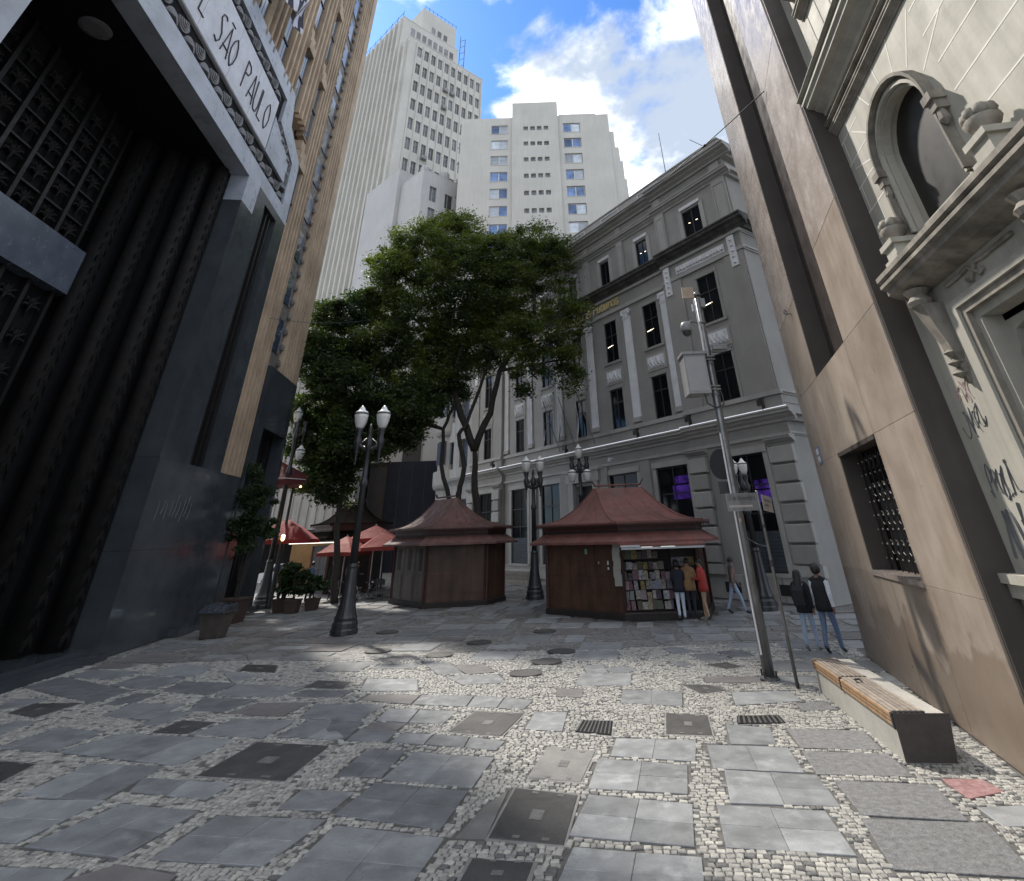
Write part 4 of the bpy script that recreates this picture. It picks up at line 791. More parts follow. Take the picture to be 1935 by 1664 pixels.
SLABS=[
('s', 2, 1, [(0.82, 10.3), (1.88, 10.11), (1.7, 9.37), (0.68, 9.65)]),
('s', 2, 2, [(0.5, 9.52), (1.56, 9.21), (1.39, 8.42), (0.32, 8.64)]),
('s', 2, 2, [(0.31, 8.42), (1.37, 8.1), (1.2, 7.26), (0.07, 7.55)]),
('s', 2, 2, [(0.1, 7.27), (1.21, 7.03), (1.09, 6.4), (-0.09, 6.58)]),
('L', 1, 1, [(-0.58, 8.69), (0.16, 8.43), (-0.02, 7.33), (-0.77, 7.52)]),
('p', 1, 1, [(-0.9, 8.22), (-0.66, 8.66), (-0.8, 7.52), (-1.11, 7.56)]),
('c', 1, 1, [(-0.2, 10.05), (0.45, 9.79), (0.21, 8.8), (-0.43, 8.98)]),
('L', 1, 1, [(-1.48, 11.9), (-0.62, 11.69), (-0.92, 10.57), (-1.76, 10.86)]),
('s', 1, 1, [(-0.43, 11.72), (0.08, 11.67), (-0.01, 10.76), (-0.55, 10.91)]),
('G', 1, 1, [(0.33, 11.22), (0.82, 11.13), (0.73, 10.45), (0.19, 10.67)]),
('L', 1, 1, [(1.73, 11.44), (2.36, 11.24), (2.2, 10.3), (1.54, 10.41)]),
('s', 1, 1, [(-2.68, 13.14), (-1.65, 12.93), (-1.7, 12.21), (-2.73, 12.5)]),
('s', 1, 1, [(-1.63, 12.91), (-1.05, 12.78), (-1.14, 12.11), (-1.67, 12.2)]),
('s', 1, 1, [(-1.03, 12.78), (-0.51, 12.5), (-0.65, 11.96), (-1.12, 12.11)]),
('b', 1, 1, [(-3.75, 13.32), (-2.71, 13.14), (-2.75, 12.5), (-3.8, 12.91)]),
('s', 1, 1, [(-3.09, 12.28), (-2.52, 12.15), (-2.54, 11.42), (-3.11, 11.59)]),
('s', 1, 1, [(-2.5, 12.15), (-1.8, 12.0), (-1.93, 11.27), (-2.52, 11.42)]),
('b', 1, 1, [(-3.09, 11.52), (-2.53, 11.35), (-2.62, 11.0), (-3.2, 11.17)]),
('s', 1, 1, [(-3.2, 11.13), (-2.63, 10.96), (-2.67, 10.54), (-3.24, 10.66)]),
('d', 1, 1, [(-3.88, 11.7), (-3.28, 11.52), (-3.31, 10.66), (-3.76, 10.85)]),
('s', 1, 1, [(-2.48, 10.9), (-1.99, 10.77), (-2.04, 10.35), (-2.57, 10.5)]),
('d', 1, 1, [(-1.96, 10.75), (-1.4, 10.61), (-1.42, 10.15), (-2.02, 10.33)]),
('s', 1, 1, [(-1.38, 10.59), (-0.84, 10.36), (-0.94, 10.0), (-1.41, 10.15)]),
('d', 2, 2, [(-2.81, 10.17), (-2.26, 10.08), (-2.33, 9.2), (-2.9, 9.28)]),
('s', 2, 2, [(-2.08, 10.0), (-0.97, 9.69), (-1.13, 8.79), (-2.26, 9.13)]),
('d', 2, 2, [(-2.32, 8.98), (-1.17, 8.64), (-1.32, 7.77), (-2.51, 8.18)]),
('s', 2, 2, [(-2.42, 7.88), (-1.25, 7.54), (-1.43, 6.54), (-2.6, 6.68)]),
('L', 1, 1, [(-0.88, 7.14), (-0.3, 7.04), (-0.37, 6.65), (-0.95, 6.71)]),
('b', 1, 1, [(-0.07, 13.29), (0.45, 13.16), (0.39, 12.6), (-0.07, 12.7)]),
('s', 2, 1, [(1.22, 13.01), (2.24, 12.73), (2.06, 11.86), (1.09, 12.17)]),
('L', 1, 1, [(2.37, 13.26), (2.9, 13.11), (3.1, 12.69), (2.56, 12.54)]),
('d', 1, 1, [(1.04, 14.82), (1.43, 15.03), (1.7, 14.62), (1.22, 14.3)]),
('d', 1, 1, [(2.52, 15.35), (2.79, 15.26), (2.99, 14.88), (2.67, 14.89)]),
('L', 1, 1, [(3.23, 14.91), (3.77, 15.04), (3.94, 14.59), (3.55, 14.42)]),
('b', 1, 1, [(-2.54, 15.69), (-1.84, 15.81), (-1.41, 14.88), (-2.03, 14.73)]),
('s', 1, 1, [(-3.39, 16.29), (-2.68, 16.06), (-2.15, 14.89), (-2.68, 14.77)]),
('b', 1, 1, [(-4.73, 16.75), (-4.03, 17.43), (-3.51, 16.61), (-4.19, 16.42)]),
('d', 1, 1, [(2.67, 16.97), (3.1, 16.97), (3.39, 16.38), (2.8, 16.27)]),
('d', 1, 1, [(3.14, 15.96), (3.73, 16.11), (3.97, 15.39), (3.4, 15.21)]),
('d', 1, 1, [(3.88, 16.29), (4.49, 16.37), (4.56, 15.72), (4.04, 15.61)]),
('s', 1, 1, [(0.55, 15.21), (0.98, 15.26), (1.01, 14.52), (0.61, 14.48)]),
('s', 1, 1, [(-2.47, 14.64), (-1.38, 14.58), (-1.14, 13.9), (-1.99, 13.88)]),
('s', 1, 1, [(-4.19, 14.6), (-3.11, 14.45), (-2.87, 13.5), (-4.01, 13.62)]),
('s', 1, 1, [(2.55, 10.75), (3.1, 10.54), (2.95, 9.87), (2.39, 9.97)]),
('s', 2, 1, [(2.05, 9.91), (3.04, 9.7), (2.92, 8.9), (1.93, 9.12)]),
('s', 2, 2, [(2.04, 9.01), (3.03, 8.76), (2.93, 7.98), (1.86, 8.14)]),
('s', 2, 2, [(1.69, 8.05), (2.72, 7.85), (2.62, 7.02), (1.55, 7.22)]),
('t', 1, 1, [(3.38, 10.46), (4.35, 10.26), (4.23, 9.54), (3.28, 9.71)]),
('t', 1, 1, [(3.24, 9.56), (4.22, 9.35), (4.12, 8.67), (3.11, 8.82)]),
('t', 1, 1, [(3.22, 8.59), (4.21, 8.37), (4.02, 7.57), (3.11, 7.77)]),
('t', 1, 1, [(3.06, 7.64), (4.15, 7.47), (3.94, 6.58), (2.88, 6.77)]),
('s', 1, 1, [(3.18, 12.58), (4.15, 12.53), (4.13, 11.9), (3.01, 11.78)]),
('t', 1, 1, [(4.02, 11.72), (4.48, 11.8), (4.5, 11.36), (3.98, 11.36)]),
('G', 1, 1, [(2.82, 11.18), (3.48, 11.13), (3.44, 10.72), (2.71, 10.78)]),
('s', 1, 1, [(4.36, 7.8), (4.83, 7.81), (4.7, 7.41), (4.33, 7.44)]),
('r', 1, 1, [(4.42, 8.56), (4.87, 8.52), (4.88, 8.17), (4.38, 8.02)]),
('s', 2, 1, [(-6.64, 9.94), (-5.53, 9.79), (-5.6, 8.77), (-6.77, 9.0)]),
('s', 2, 2, [(-6.73, 8.84), (-5.55, 8.72), (-5.73, 7.79), (-6.84, 8.0)]),
('s', 2, 2, [(-5.21, 8.6), (-4.2, 8.34), (-4.38, 7.42), (-5.52, 7.7)]),
('s', 2, 2, [(-3.85, 8.21), (-2.63, 8.03), (-2.87, 7.18), (-4.0, 7.36)]),
('s', 2, 1, [(-5.52, 9.41), (-4.18, 9.14), (-4.27, 8.68), (-5.41, 8.99)]),
('L', 1, 1, [(-4.64, 10.67), (-3.45, 10.38), (-3.54, 9.15), (-4.81, 9.42)]),
('s', 1, 1, [(-3.17, 8.84), (-2.55, 8.73), (-2.64, 8.29), (-3.23, 8.37)]),
('s', 3, 1, [(-7.16, 11.31), (-5.08, 10.85), (-5.36, 9.85), (-7.55, 10.55)]),
('L', 1, 1, [(-6.58, 11.95), (-5.89, 11.76), (-6.04, 11.19), (-6.68, 11.33)]),
('s', 1, 1, [(-5.65, 11.91), (-4.53, 11.73), (-4.69, 10.91), (-5.93, 11.18)]),
('s', 2, 1, [(-4.26, 11.76), (-3.28, 11.59), (-3.38, 10.68), (-4.48, 10.93)]),
('s', 1, 1, [(-8.59, 11.77), (-7.61, 11.45), (-7.72, 10.61), (-8.79, 10.84)]),
('s', 1, 1, [(-7.23, 12.52), (-6.7, 12.52), (-6.81, 11.86), (-7.18, 11.68)]),
('s', 1, 1, [(-8.36, 13.26), (-7.22, 13.05), (-7.24, 12.08), (-8.36, 12.45)]),
('d', 1, 1, [(-8.85, 14.02), (-8.33, 13.95), (-8.32, 13.26), (-8.92, 13.19)]),
('d', 1, 1, [(-7.11, 13.48), (-5.97, 13.19), (-6.13, 12.45), (-6.81, 12.57)]),
('b', 1, 1, [(-5.77, 12.95), (-4.73, 12.83), (-4.9, 12.01), (-6.01, 12.31)]),
('s', 1, 1, [(-4.58, 12.74), (-3.23, 12.51), (-3.45, 11.67), (-4.46, 11.9)]),
('d', 1, 2, [(-11.93, 15.92), (-9.14, 14.31), (-9.26, 13.37), (-12.01, 14.95)]),
('d', 1, 1, [(-11.81, 16.67), (-10.23, 16.21), (-10.44, 15.46), (-11.7, 15.88)]),
('d', 1, 1, [(-9.9, 15.73), (-8.68, 15.35), (-8.7, 14.37), (-9.92, 14.85)]),
('d', 1, 1, [(-8.41, 14.98), (-7.11, 14.65), (-7.12, 13.72), (-8.37, 14.2)]),
('s', 1, 1, [(-7.01, 14.55), (-5.41, 14.07), (-5.61, 13.37), (-6.89, 13.61)]),
('L', 1, 1, [(-7.85, 16.61), (-6.99, 16.41), (-6.7, 15.63), (-7.68, 15.9)]),
('s', 1, 1, [(-9.79, 16.97), (-8.64, 16.55), (-8.54, 15.43), (-9.84, 15.94)]),
('s', 1, 1, [(-8.26, 16.14), (-7.58, 15.71), (-6.79, 15.49), (-7.18, 14.7)]),
('L', 1, 1, [(-5.28, 14.63), (-4.48, 14.38), (-4.45, 13.81), (-5.35, 14.03)]),
('c', 1, 1, [(-6.46, 17.33), (-5.52, 17.45), (-5.18, 16.78), (-5.93, 16.65)]),
('s', 1, 1, [(-11.28, 13.87), (-10.56, 13.83), (-10.52, 13.45), (-10.9, 12.93)]),
('L', 1, 1, [(-10.47, 13.44), (-9.44, 13.39), (-9.58, 12.46), (-10.39, 12.81)]),
('L', 1, 1, [(-8.4, 10.29), (-7.49, 10.05), (-7.39, 9.33), (-8.19, 9.6)]),
('s', 2, 1, [(-5.79, 7.34), (-4.63, 7.2), (-4.6, 6.88), (-5.79, 7.05)]),
('b', 2, 1, [(-4.31, 7.27), (-3.59, 7.05), (-3.59, 6.79), (-4.61, 7.01)]),
('b', 1, 1, [(-12.13, 18.71), (-10.37, 18.26), (-10.15, 17.27), (-11.94, 17.56)]),
('s', 1, 1, [(-8.61, 18.11), (-7.89, 18.28), (-7.35, 17.48), (-8.09, 17.2)]),
]
MAN= [(-5.61, 21.22), (-2.29, 18.74), (-4.95, 17.94), (-3.1, 17.06), (-0.44, 20.35), (0.05, 17.01), (-0.31, 15.8), (-0.75, 14.68)]
def lerp4(q, u, v):
    a = [q[0][i] * (1 - u) + q[1][i] * u for i in (0, 1)]; b = [q[3][i] * (1 - u) + q[2][i] * u for i in (0, 1)]
    return (a[0] * (1 - v) + b[0] * v, a[1] * (1 - v) + b[1] * v)
def shrink(q, d):
    cx = sum(p[0] for p in q) / 4; cy = sum(p[1] for p in q) / 4; o = []
    for x, y in q:
        dx, dy = x - cx, y - cy; l = math.hypot(dx, dy); o.append((x - dx / l * d, y - dy / l * d))
    return o
def slab(q, name, m, top=0.0, ch=.006, parent=ground, tilt=.003):
    # top ring, chamfer, sides
    z = [top + random.uniform(-tilt, tilt) for _ in q]; qi = shrink(q, ch)
    v = [(x, y, zz - .045) for (x, y), zz in zip(q, z)] + [(x, y, zz - ch * .6) for (x, y), zz in zip(q, z)] + [(x, y, zz) for (x, y), zz in zip(qi, z)]
    f = [(11, 10, 9, 8)]
    for i in range(4):
        j = (i + 1) % 4; f += [(j, i, i + 4, j + 4), (j + 4, i + 4, i + 8, j + 8)]
    return MB().add(v, f).build(name, m, parent)
QUADS = []
def _in(p, q):
    sg = [(q[(i + 1) % 4][0] - q[i][0]) * (p[1] - q[i][1]) - (q[(i + 1) % 4][1] - q[i][1]) * (p[0] - q[i][0]) > 0 for i in range(4)]
    return all(sg) or not any(sg)
for kind, nx, ny, q in SLABS:
    if kind in 'sdt':
        e = shrink(q, -.042); pr = [lerp4(e, u, v) for u in (0, .25, .5, .75, 1) for v in (0, .25, .5, .75, 1)]
        if not any(_in(p, o[3]) for o in SLABS if o[3] is not q for p in pr): q = e
    QUADS.append(q); m = slab_m[kind]
    if kind in 'sdtb':
        for i in range(nx):
            for j in range(ny):
                c = [lerp4(q, u, v) for u, v in ((i / nx, j / ny), ((i + 1) / nx, j / ny), ((i + 1) / nx, (j + 1) / ny), (i / nx, (j + 1) / ny))]
                slab(shrink(c, .003), 'paving_slab', m)
    elif kind in 'Lc':
        fr = slab(shrink(q, -.05), 'cover_frame', cement, -.002)
        lid = slab(q, 'inspection_cover', m, .006, .012)
        mb = MB()
        for (u, v) in ((.3, .04), (.7, .04), (.3, .92), (.7, .92)):
            c = [lerp4(q, u + a, v + b) for a, b in ((0, 0), (.1, 0), (.1, .05), (0, .05))]; mb.add([(x, y, .0085) for x, y in c], [(3, 2, 1, 0)])
        c = [lerp4(q, .42 + a, .42 + b) for a, b in ((0, 0), (.18, 0), (.18, .2), (0, .2))]; mb.add([(x, y, .0095) for x, y in c], [(3, 2, 1, 0)])
        mb.build('lifting_slot', mat('worn_steel', (.16, .155, .15), .45, .3, 6), lid)
    elif kind == 'G':
        fr = slab(shrink(q, -.06), 'grate_frame', cement, -.004); pit = MB().add([(x, y, .0008) for x, y in q], [(3, 2, 1, 0)]).build('drain_pit', black, fr)
        for k in range(9): slab([lerp4(q, u, v) for u, v in ((k / 9 + .02, .05), (k / 9 + .065, .05), (k / 9 + .065, .95), (k / 9 + .02, .95))], 'grate_bar', slab_m['L'], .008, .002, fr, 0)
    else: slab(q, {'p': 'cement_patch', 'r': 'painted_patch'}[kind], m, -.001, .004)
mh = MB().lathe([(.36, -.04), (.36, .003), (.335, .003), (.335, -.002), (.32, -.002), (.32, .004), (.001, .004)], 28).mesh('manhole_cover', slab_m['L'])
for x, y in MAN: inst('manhole_cover', mh, ground, (x, y, .004)); QUADS.append([(x - .34, y + .34), (x + .34, y + .34), (x + .34, y - .34), (x - .34, y - .34)])
# visibility test so that only what the photo shows is filled
def proj(x, y, z=0.0):
    q = Vector((x, y, z - CAMZ)); f = q.dot(Fv)
    return (1030 + 980 * q.dot(Rv) / f, 437.69 - 980 * q.dot(Uv) / f) if f > .1 else (-1e6, -1e6)
QA = np.array(QUADS)      # n,4,2
def inside_any(pts, pad):
    hit = np.zeros(len(pts), bool)
    for q in QA:
        ok = np.ones(len(pts), bool)
        area = sum(q[i][0] * q[(i + 1) % 4][1] - q[(i + 1) % 4][0] * q[i][1] for i in range(4)); s = 1 if area > 0 else -1
        for i in range(4):
            a, b = q[i], q[(i + 1) % 4]; e = b - a; l = np.hypot(*e)
            d = s * (e[0] * (pts[:, 1] - a[1]) - e[1] * (pts[:, 0] - a[0])) / l
            ok &= d > -pad
        hit |= ok
    return hit
# far slabs on a regular grid (yaw of the paving), beyond the measured ones
gy = RAD(8.4); gx_, gy_ = (math.cos(gy), -math.sin(gy)), (math.sin(gy), math.cos(gy))
far = []
def in_poly_buildings(x, y):
    a = RAD(LY); dx, dy = x - LP[0], y - LP[1]; oL = dx * math.cos(a) - dy * math.sin(a)
    a = RAD(RY); dx, dy = x - RP[0], y - RP[1]; oR = -(dx * math.cos(a) - dy * math.sin(a)); aR = dx * math.sin(a) + dy * math.cos(a)
    a = RAD(BY); dx, dy = x - BP[0], y - BP[1]; oB = -(dx * math.cos(a) - dy * math.sin(a))
    return oL < .75 and y < 30 or (oR < .05 and aR < .3) or oB < .9
for i in range(-26, 22):
    for j in range(-3, 26):
        u, v = i * 1.28 + .3 * math.sin(j * 1.7), 9 + j * 1.22
        x, y = gx_[0] * u + gy_[0] * v, gx_[1] * u + gy_[1] * v
        if y < 11.5 or (y < 20 and -9 < x < 5 and random.random() < .08): continue
        px, py = proj(x, y)
        if not (-60 < px < 1990 and py < 1700) or in_poly_buildings(x, y): continue
        w, h = random.choice(((1.1, 1.02), (1.1, 1.02), (1.1, 1.02), (1.06, .5), (.52, 1.0)))
        w, h = w / 2, h / 2
        q = [(x + gx_[0] * a * w + gy_[0] * b * h, y + gx_[1] * a * w + gy_[1] * b * h) for a, b in ((-1, 1), (1, 1), (1, -1), (-1, -1))]
        tst = np.array([lerp4(q, a, b) for a in (0, .5, 1) for b in (0, .5, 1)])
        if inside_any(tst, .03).any(): continue
        far.append(q)
far.sort(key=lambda q: q[0][1])
FARM = [slab_m['s'], slab_m['s'], slab_m['d'], slab_m['b']]
for q in far: slab(q, 'paving_slab', random.choice(FARM), 0.0, .006)
QA = np.concatenate([QA, np.array(far)])
# cobbles
cob_m = mat('limestone_cobble', (.40, .39, .355), .6, .25, 9, c2=(.50, .485, .44), rnd=.35, bump=.3, bs=50, fine=.12, fs=90)
cob_ms = [mat('cobble_a', (.33, .32, .29), .6, .35, 9, bump=.3, bs=50), mat('cobble_b', (.26, .252, .23), .62, .3, 9, bump=.3, bs=50), mat('cobble_c', (.41, .395, .352), .58, .25, 9, bump=.3, bs=50), mat('cobble_d', (.12, .12, .115), .65, .25, 12, bump=.3, bs=50)]
C = []
v = 5.6
rc = random.Random(11)
while v < 19.5:
    h = rc.uniform(.050, .076); u = -15.0 + rc.uniform(0, .1)
    while u < 8.5:
        w = rc.uniform(.05, .108); C.append((u + w / 2, v + h / 2, w, h)); u += w + .005
    v += h + .005
C = np.array(C)
wob = .05 * np.sin(C[:, 0] * 1.3 + C[:, 1] * .7) + .03 * np.sin(C[:, 0] * 3.1)
X = gx_[0] * C[:, 0] + gy_[0] * (C[:, 1] + wob); Y = gx_[1] * C[:, 0] + gy_[1] * (C[:, 1] + wob)
P3 = np.stack([X, Y, np.full(len(X), -CAMZ)], 1); fz = P3 @ np.array(Fv); pu = 1030 + 980 * (P3 @ np.array(Rv)) / fz; pv = 437.69 - 980 * (P3 @ np.array(Uv)) / fz
ok = (pu > -25) & (pu < 1960) & (pv < 1700) & (Y < 17.2)
a = RAD(LY); oL = (X - LP[0]) * math.cos(a) - (Y - LP[1]) * math.sin(a); ok &= oL > .25
a = RAD(RY); oR = -((X - RP[0]) * math.cos(a) - (Y - RP[1]) * math.sin(a)); ok &= oR > .03
idx = np.nonzero(ok)[0]; pts = np.stack([X[idx], Y[idx]], 1)
keep = ~inside_any(pts, .028); idx = idx[keep]
order = idx[np.argsort(np.hypot(X[idx], Y[idx]))]
def cobble_geo(w, h, rnd):
    k = [(sx * w / 2 * rnd.uniform(.80, 1.03), sy * h / 2 * rnd.uniform(.80, 1.03)) for sx, sy in ((-1, -1), (1, -1), (1, 1), (-1, 1))]; c = .007
    z0_ = rnd.uniform(-.005, .004); z = [z0_ + rnd.uniform(-.003, .003) for _ in k]
    V = [(x, y, -.03) for x, y in k] + [(x, y, zz - .006) for (x, y), zz in zip(k, z)] + [(x - math.copysign(c, x), y - math.copysign(c, y), zz) for (x, y), zz in zip(k, z)]
    F = [(8, 9, 10, 11)]
    for i in range(4):
        j = (i + 1) % 4; F += [(i, j, j + 4, i + 4), (i + 4, j + 4, j + 8, i + 8)]
    return V, F
cvar = [MB().add(*cobble_geo(.08, .065, rc)).mesh('cobble', cob_ms[min(3, q % 5)] if q % 5 < 4 else cob_ms[0]) for q in range(14)]
rzc = -gy
for i in order[:300]: inst('cobble', rc.choice(cvar), ground, (X[i], Y[i], 0), rz=rzc + rc.uniform(-.22, .22), scale=(C[i, 2] / .08, C[i, 3] / .065, 1))
mb = MB()
for i in order[300:]:
    V, F = cobble_geo(C[i, 2], C[i, 3], rc); t = rzc + rc.uniform(-.22, .22); c, s = math.cos(t), math.sin(t)
    mb.add([(X[i] + x * c - y * s, Y[i] + x * s + y * c, z) for x, y, z in V], F, rc.choice((0, 0, 1, 1, 2, 2, 0, 3)) if rc.random() < .6 else 0)
mb.build('cobblestones', cob_ms, ground, kind='stuff')
# ================================================================== STREET OBJECTS
lamp_m = mat('lamp_iron', (.022, .022, .024), .42, .3, 5, spec=.6); globe_m = mat('opal_globe', (.68, .67, .63), .25, .06, 3, spec=.6); gband = mat('globe_band', (.10, .09, .075), .4, .2, 6)
cap_m = mat('white_globe_cap', (.82, .82, .80), .3, .05, 3)
def lamp(label, x, y, H, arms, rz, gs=1.0, k=1.0):
    t = thing('street_lamp', label, 'street lamp', (x, y, 0), rz, 'street lamps')
    zt = H - .87 * gs; b = MB()
    b.lathe([(.44 * k, 0), (.44 * k, .12), (.41 * k, .16), (.41 * k, .30), (.36 * k, .36), (.37 * k, .44), (.33 * k, .52), (.30 * k, .62), (.24 * k, .95), (.20 * k, 1.35), (.17 * k, 1.8), (.185 * k, 1.86), (.15 * k, 1.95)], 16); b.build('base', lamp_m, t, smooth=False)
    s = MB(); s.lathe([(.135 * k, 1.95), (.11 * k, zt * .68), (.15 * k, zt * .69), (.15 * k, zt * .71), (.10 * k, zt * .73), (.085 * k, zt * .88), (.14 * k, zt * .89), (.14 * k, zt * .93), (.06 * k, zt * .97), (.09 * k, zt * .99), (.02, zt * 1.03)], 14); s.build('shaft', lamp_m, t, smooth=True)
    for (ax, ay, dz) in arms:
        a = MB(); r = math.hypot(ax, ay)
        if r > .01:
            a.tube([(0, 0, zt - .62), (ax * .3, ay * .3, zt - .72), (ax * .7, ay * .7, zt - .62), (ax, ay, zt - .45)], [.11, .10, .09, .09], 7)
            a.tube([(ax * .2, ay * .2, zt - .35), (ax * .6, ay * .6, zt - .5), (ax * .95, ay * .95, zt - .4)], .045, 6)
            a.lathe([(.015, zt - 1.28 * gs), (.05, zt - 1.24 * gs), (.02, zt - 1.15 * gs), (.05, zt - .95 * gs), (.07, zt - .75), (.13, zt - .55), (.15, zt - .4), (.09, zt - .25), (.14, zt - .05), (.15, zt + .02)], 10, (ax, ay))
        else: a.lathe([(.08, zt - .2), (.14, zt + .25), (.15, zt + .32)], 10)
        ar = a.build('arm', lamp_m, t, smooth=True); z0 = zt + .02 + dz
        g_ = MB().lathe([(r_ * gs, z0 + z_ * gs) for r_, z_ in ((.12, 0), (.17, .08), (.225, .25), (.255, .42), (.262, .52))], 18, (ax, ay)).build('globe', globe_m, t, smooth=True)
        MB().lathe([(r_ * gs, z0 + z_ * gs) for r_, z_ in ((.268, .52), (.272, .55), (.268, .575))], 18, (ax, ay)).build('globe_band', gband, g_)
        MB().lathe([(r_ * gs, z0 + z_ * gs) for r_, z_ in ((.262, .575), (.22, .63), (.14, .68), (.11, .73), (.10, .76), (.05, .82), (.01, .87))], 18, (ax, ay)).build('globe_cap', cap_m, g_, smooth=True)
    return t
lamp('black iron lamp with two white globes nearest on the left, before the kiosks', -7.0, 21.08, 7.2, [(-.42, 0, 0), (.42, 0, 0)], RAD(6))
lamp('two-globe iron lamp standing between the two red roofed kiosks', -1.06, 29.99, 6.25, [(-.37, 0, 0), (.37, 0, 0)], RAD(-8), .9)
lamp('three-globe lamp rising behind the large kiosk roof', 1.42, 30.6, 6.95, [(-.40, 0, -1.25), (.40, 0, -1.25), (0, 0, -.1)], RAD(0), .85)
lamp('two-globe lamp behind the sign post at the exchange corner', 7.6, 23.31, 5.1, [(-.26, 0, 0), (.22, .1, 0)], RAD(10), .72, .9)
lamp('far iron lamp with stacked globes half hidden by the left bank corner', -14.0, 29.9, 9.2, [(-.15, .1, 0), (.42, 0, -2.0)], RAD(0), .95)
# ---------------------------------------------------------------- utility pole
galv = mat('galvanised_steel', (.22, .225, .23), .42, .25, 4, met=.75, streak=.3); cab_m = mat('cabinet_grey', (.27, .275, .28), .5, .1, 2, streak=.25); pdark = mat('dark_plastic', (.03, .03, .032), .5); beige = mat('beige_panel', (.42, .33, .25), .6, .15, 5)
up = thing('utility_pole', 'grey steel utility pole carrying a cabinet and dome camera', 'pole', (4.16, 13.43, 0))
MB().lathe([(.115, 0), (.105, 3.0), (.095, 5.6), (.085, 8.3), (.02, 8.34)], 10).build('shaft', galv, up, smooth=True)
MB().lathe([(.2, 0), (.2, .03), (.12, .05)], 10).build('base_plate', galv, up)
for q in range(4): MB().lathe([(.02, .03), (.02, .14)], 6, (.16 * math.cos(q * 1.57 + .7), .16 * math.sin(q * 1.57 + .7))).build('anchor_bolt', pdark, up)
cb_ = MB().box(-.72, -.16, -.25, .25, 5.52, 6.5).build('cabinet', cab_m, up)
MB().add([(-.76, -.30, 6.5), (-.1, -.30, 6.5), (-.1, .28, 6.5), (-.76, .28, 6.5), (-.76, -.30, 6.56), (-.1, -.30, 6.58), (-.1, .28, 6.58), (-.76, .28, 6.56)], [(0, 3, 2, 1), (4, 5, 6, 7), (0, 1, 5, 4), (1, 2, 6, 5), (2, 3, 7, 6), (3, 0, 4, 7)]).build('rain_hood', cab_m, cb_)
MB().box(-.68, -.2, -.256, -.25, 5.58, 6.44).build('cabinet_door', mat('cabinet_door', (.31, .315, .32), .45, .08, 2), cb_)
for z in (5.62, 5.7, 6.38, 6.46): MB().box(-.18, .12, -.13, -.1, z, z + .035).build('bracket', galv, cb_)
MB().box(-.42, -.1, -.1, -.04, 8.12, 8.44).build('antenna_panel', beige, up); MB().tube([(-.12, -.05, 8.28), (0, 0, 8.25)], .02, 6).build('bracket', galv, up)
dc = MB().tube([(0, 0, 7.42), (-.28, -.05, 7.46), (-.42, -.06, 7.42)], .03, 7).build('camera_arm', galv, up)
MB().lathe([(.02, 7.44), (.12, 7.42), (.15, 7.34), (.16, 7.2), (.13, 7.18)], 14, (-.46, -.06)).build('dome_housing', cab_m, dc, smooth=True); MB().lathe([(.125, 7.19), (.11, 7.1), (.05, 7.05), (.005, 7.04)], 14, (-.46, -.06)).build('dome_glass', pdark, dc, smooth=True)
MB().tube([(-.13, -.08, 8.1), (-.13, -.1, 7.6), (-.11, -.1, 7.1), (-.12, -.1, 6.6)], .022, 6).build('conduit', mat('white_conduit', (.6, .6, .62), .4), up)
MB().tube([(-.1, -.1, 4.6), (-.11, -.11, 3.6), (-.12, -.11, 1.2), (-.115, -.115, .4)], .02, 6).build('conduit', MATS['white_conduit'], up)
MB().box(-.21, -.17, -.06, -.02, 7.75, 7.95).build('sensor', MATS['white_conduit'], up); MB().box(.03, .16, -.1, .0, 7.85, 8.1).build('junction_box', cab_m, up)
MB().box(.12, .5, -.12, .04, 6.66, 6.78).build('radio_unit', cab_m, up); MB().tube([(.1, -.05, 6.6), (.35, -.1, 6.58), (.6, -.1, 6.62), (.62, -.1, 6.7), (.5, -.05, 6.74)], .014, 6).build('cable', pdark, up)
MB().tube([(-.3, -.1, 5.52), (-.28, -.12, 5.3), (-.1, -.14, 5.18), (.12, -.12, 5.25), (.14, -.08, 5.5), (.05, -.1, 5.75)], .018, 6).build('cable', pdark, up)
for z in (8.2, 7.4, 6.3, 5.5, 4.4, 2.3): MB().lathe([(.112, z), (.112, z + .04)], 10).build('clamp_band', galv, up)
rs = MB(); n = 24; rs.add([(.34 * math.cos(2 * math.pi * q / n) - .18, y, 3.95 + .34 * math.sin(2 * math.pi * q / n)) for y in (-.02, 0.0) for q in range(n)], [tuple(range(n)), tuple(range(2 * n - 1, n - 1, -1))] + [(q, q + n, (q + 1) % n + n, (q + 1) % n) for q in range(n)])
o = rs.build('round_sign', mat('sign_back', (.035, .035, .038), .5), up); o.rotation_euler = (0, 0, RAD(-52)); o.location = (.02, .12, 0)
MB().box(-.3, -.06, .1, .12, 3.3, 3.56).build('sign_plate', MATS['sign_back'], up); MB().lathe([(.035, 2.72), (.035, 2.8)], 8, (-.02, -.1)).build('sticker', beige, up)
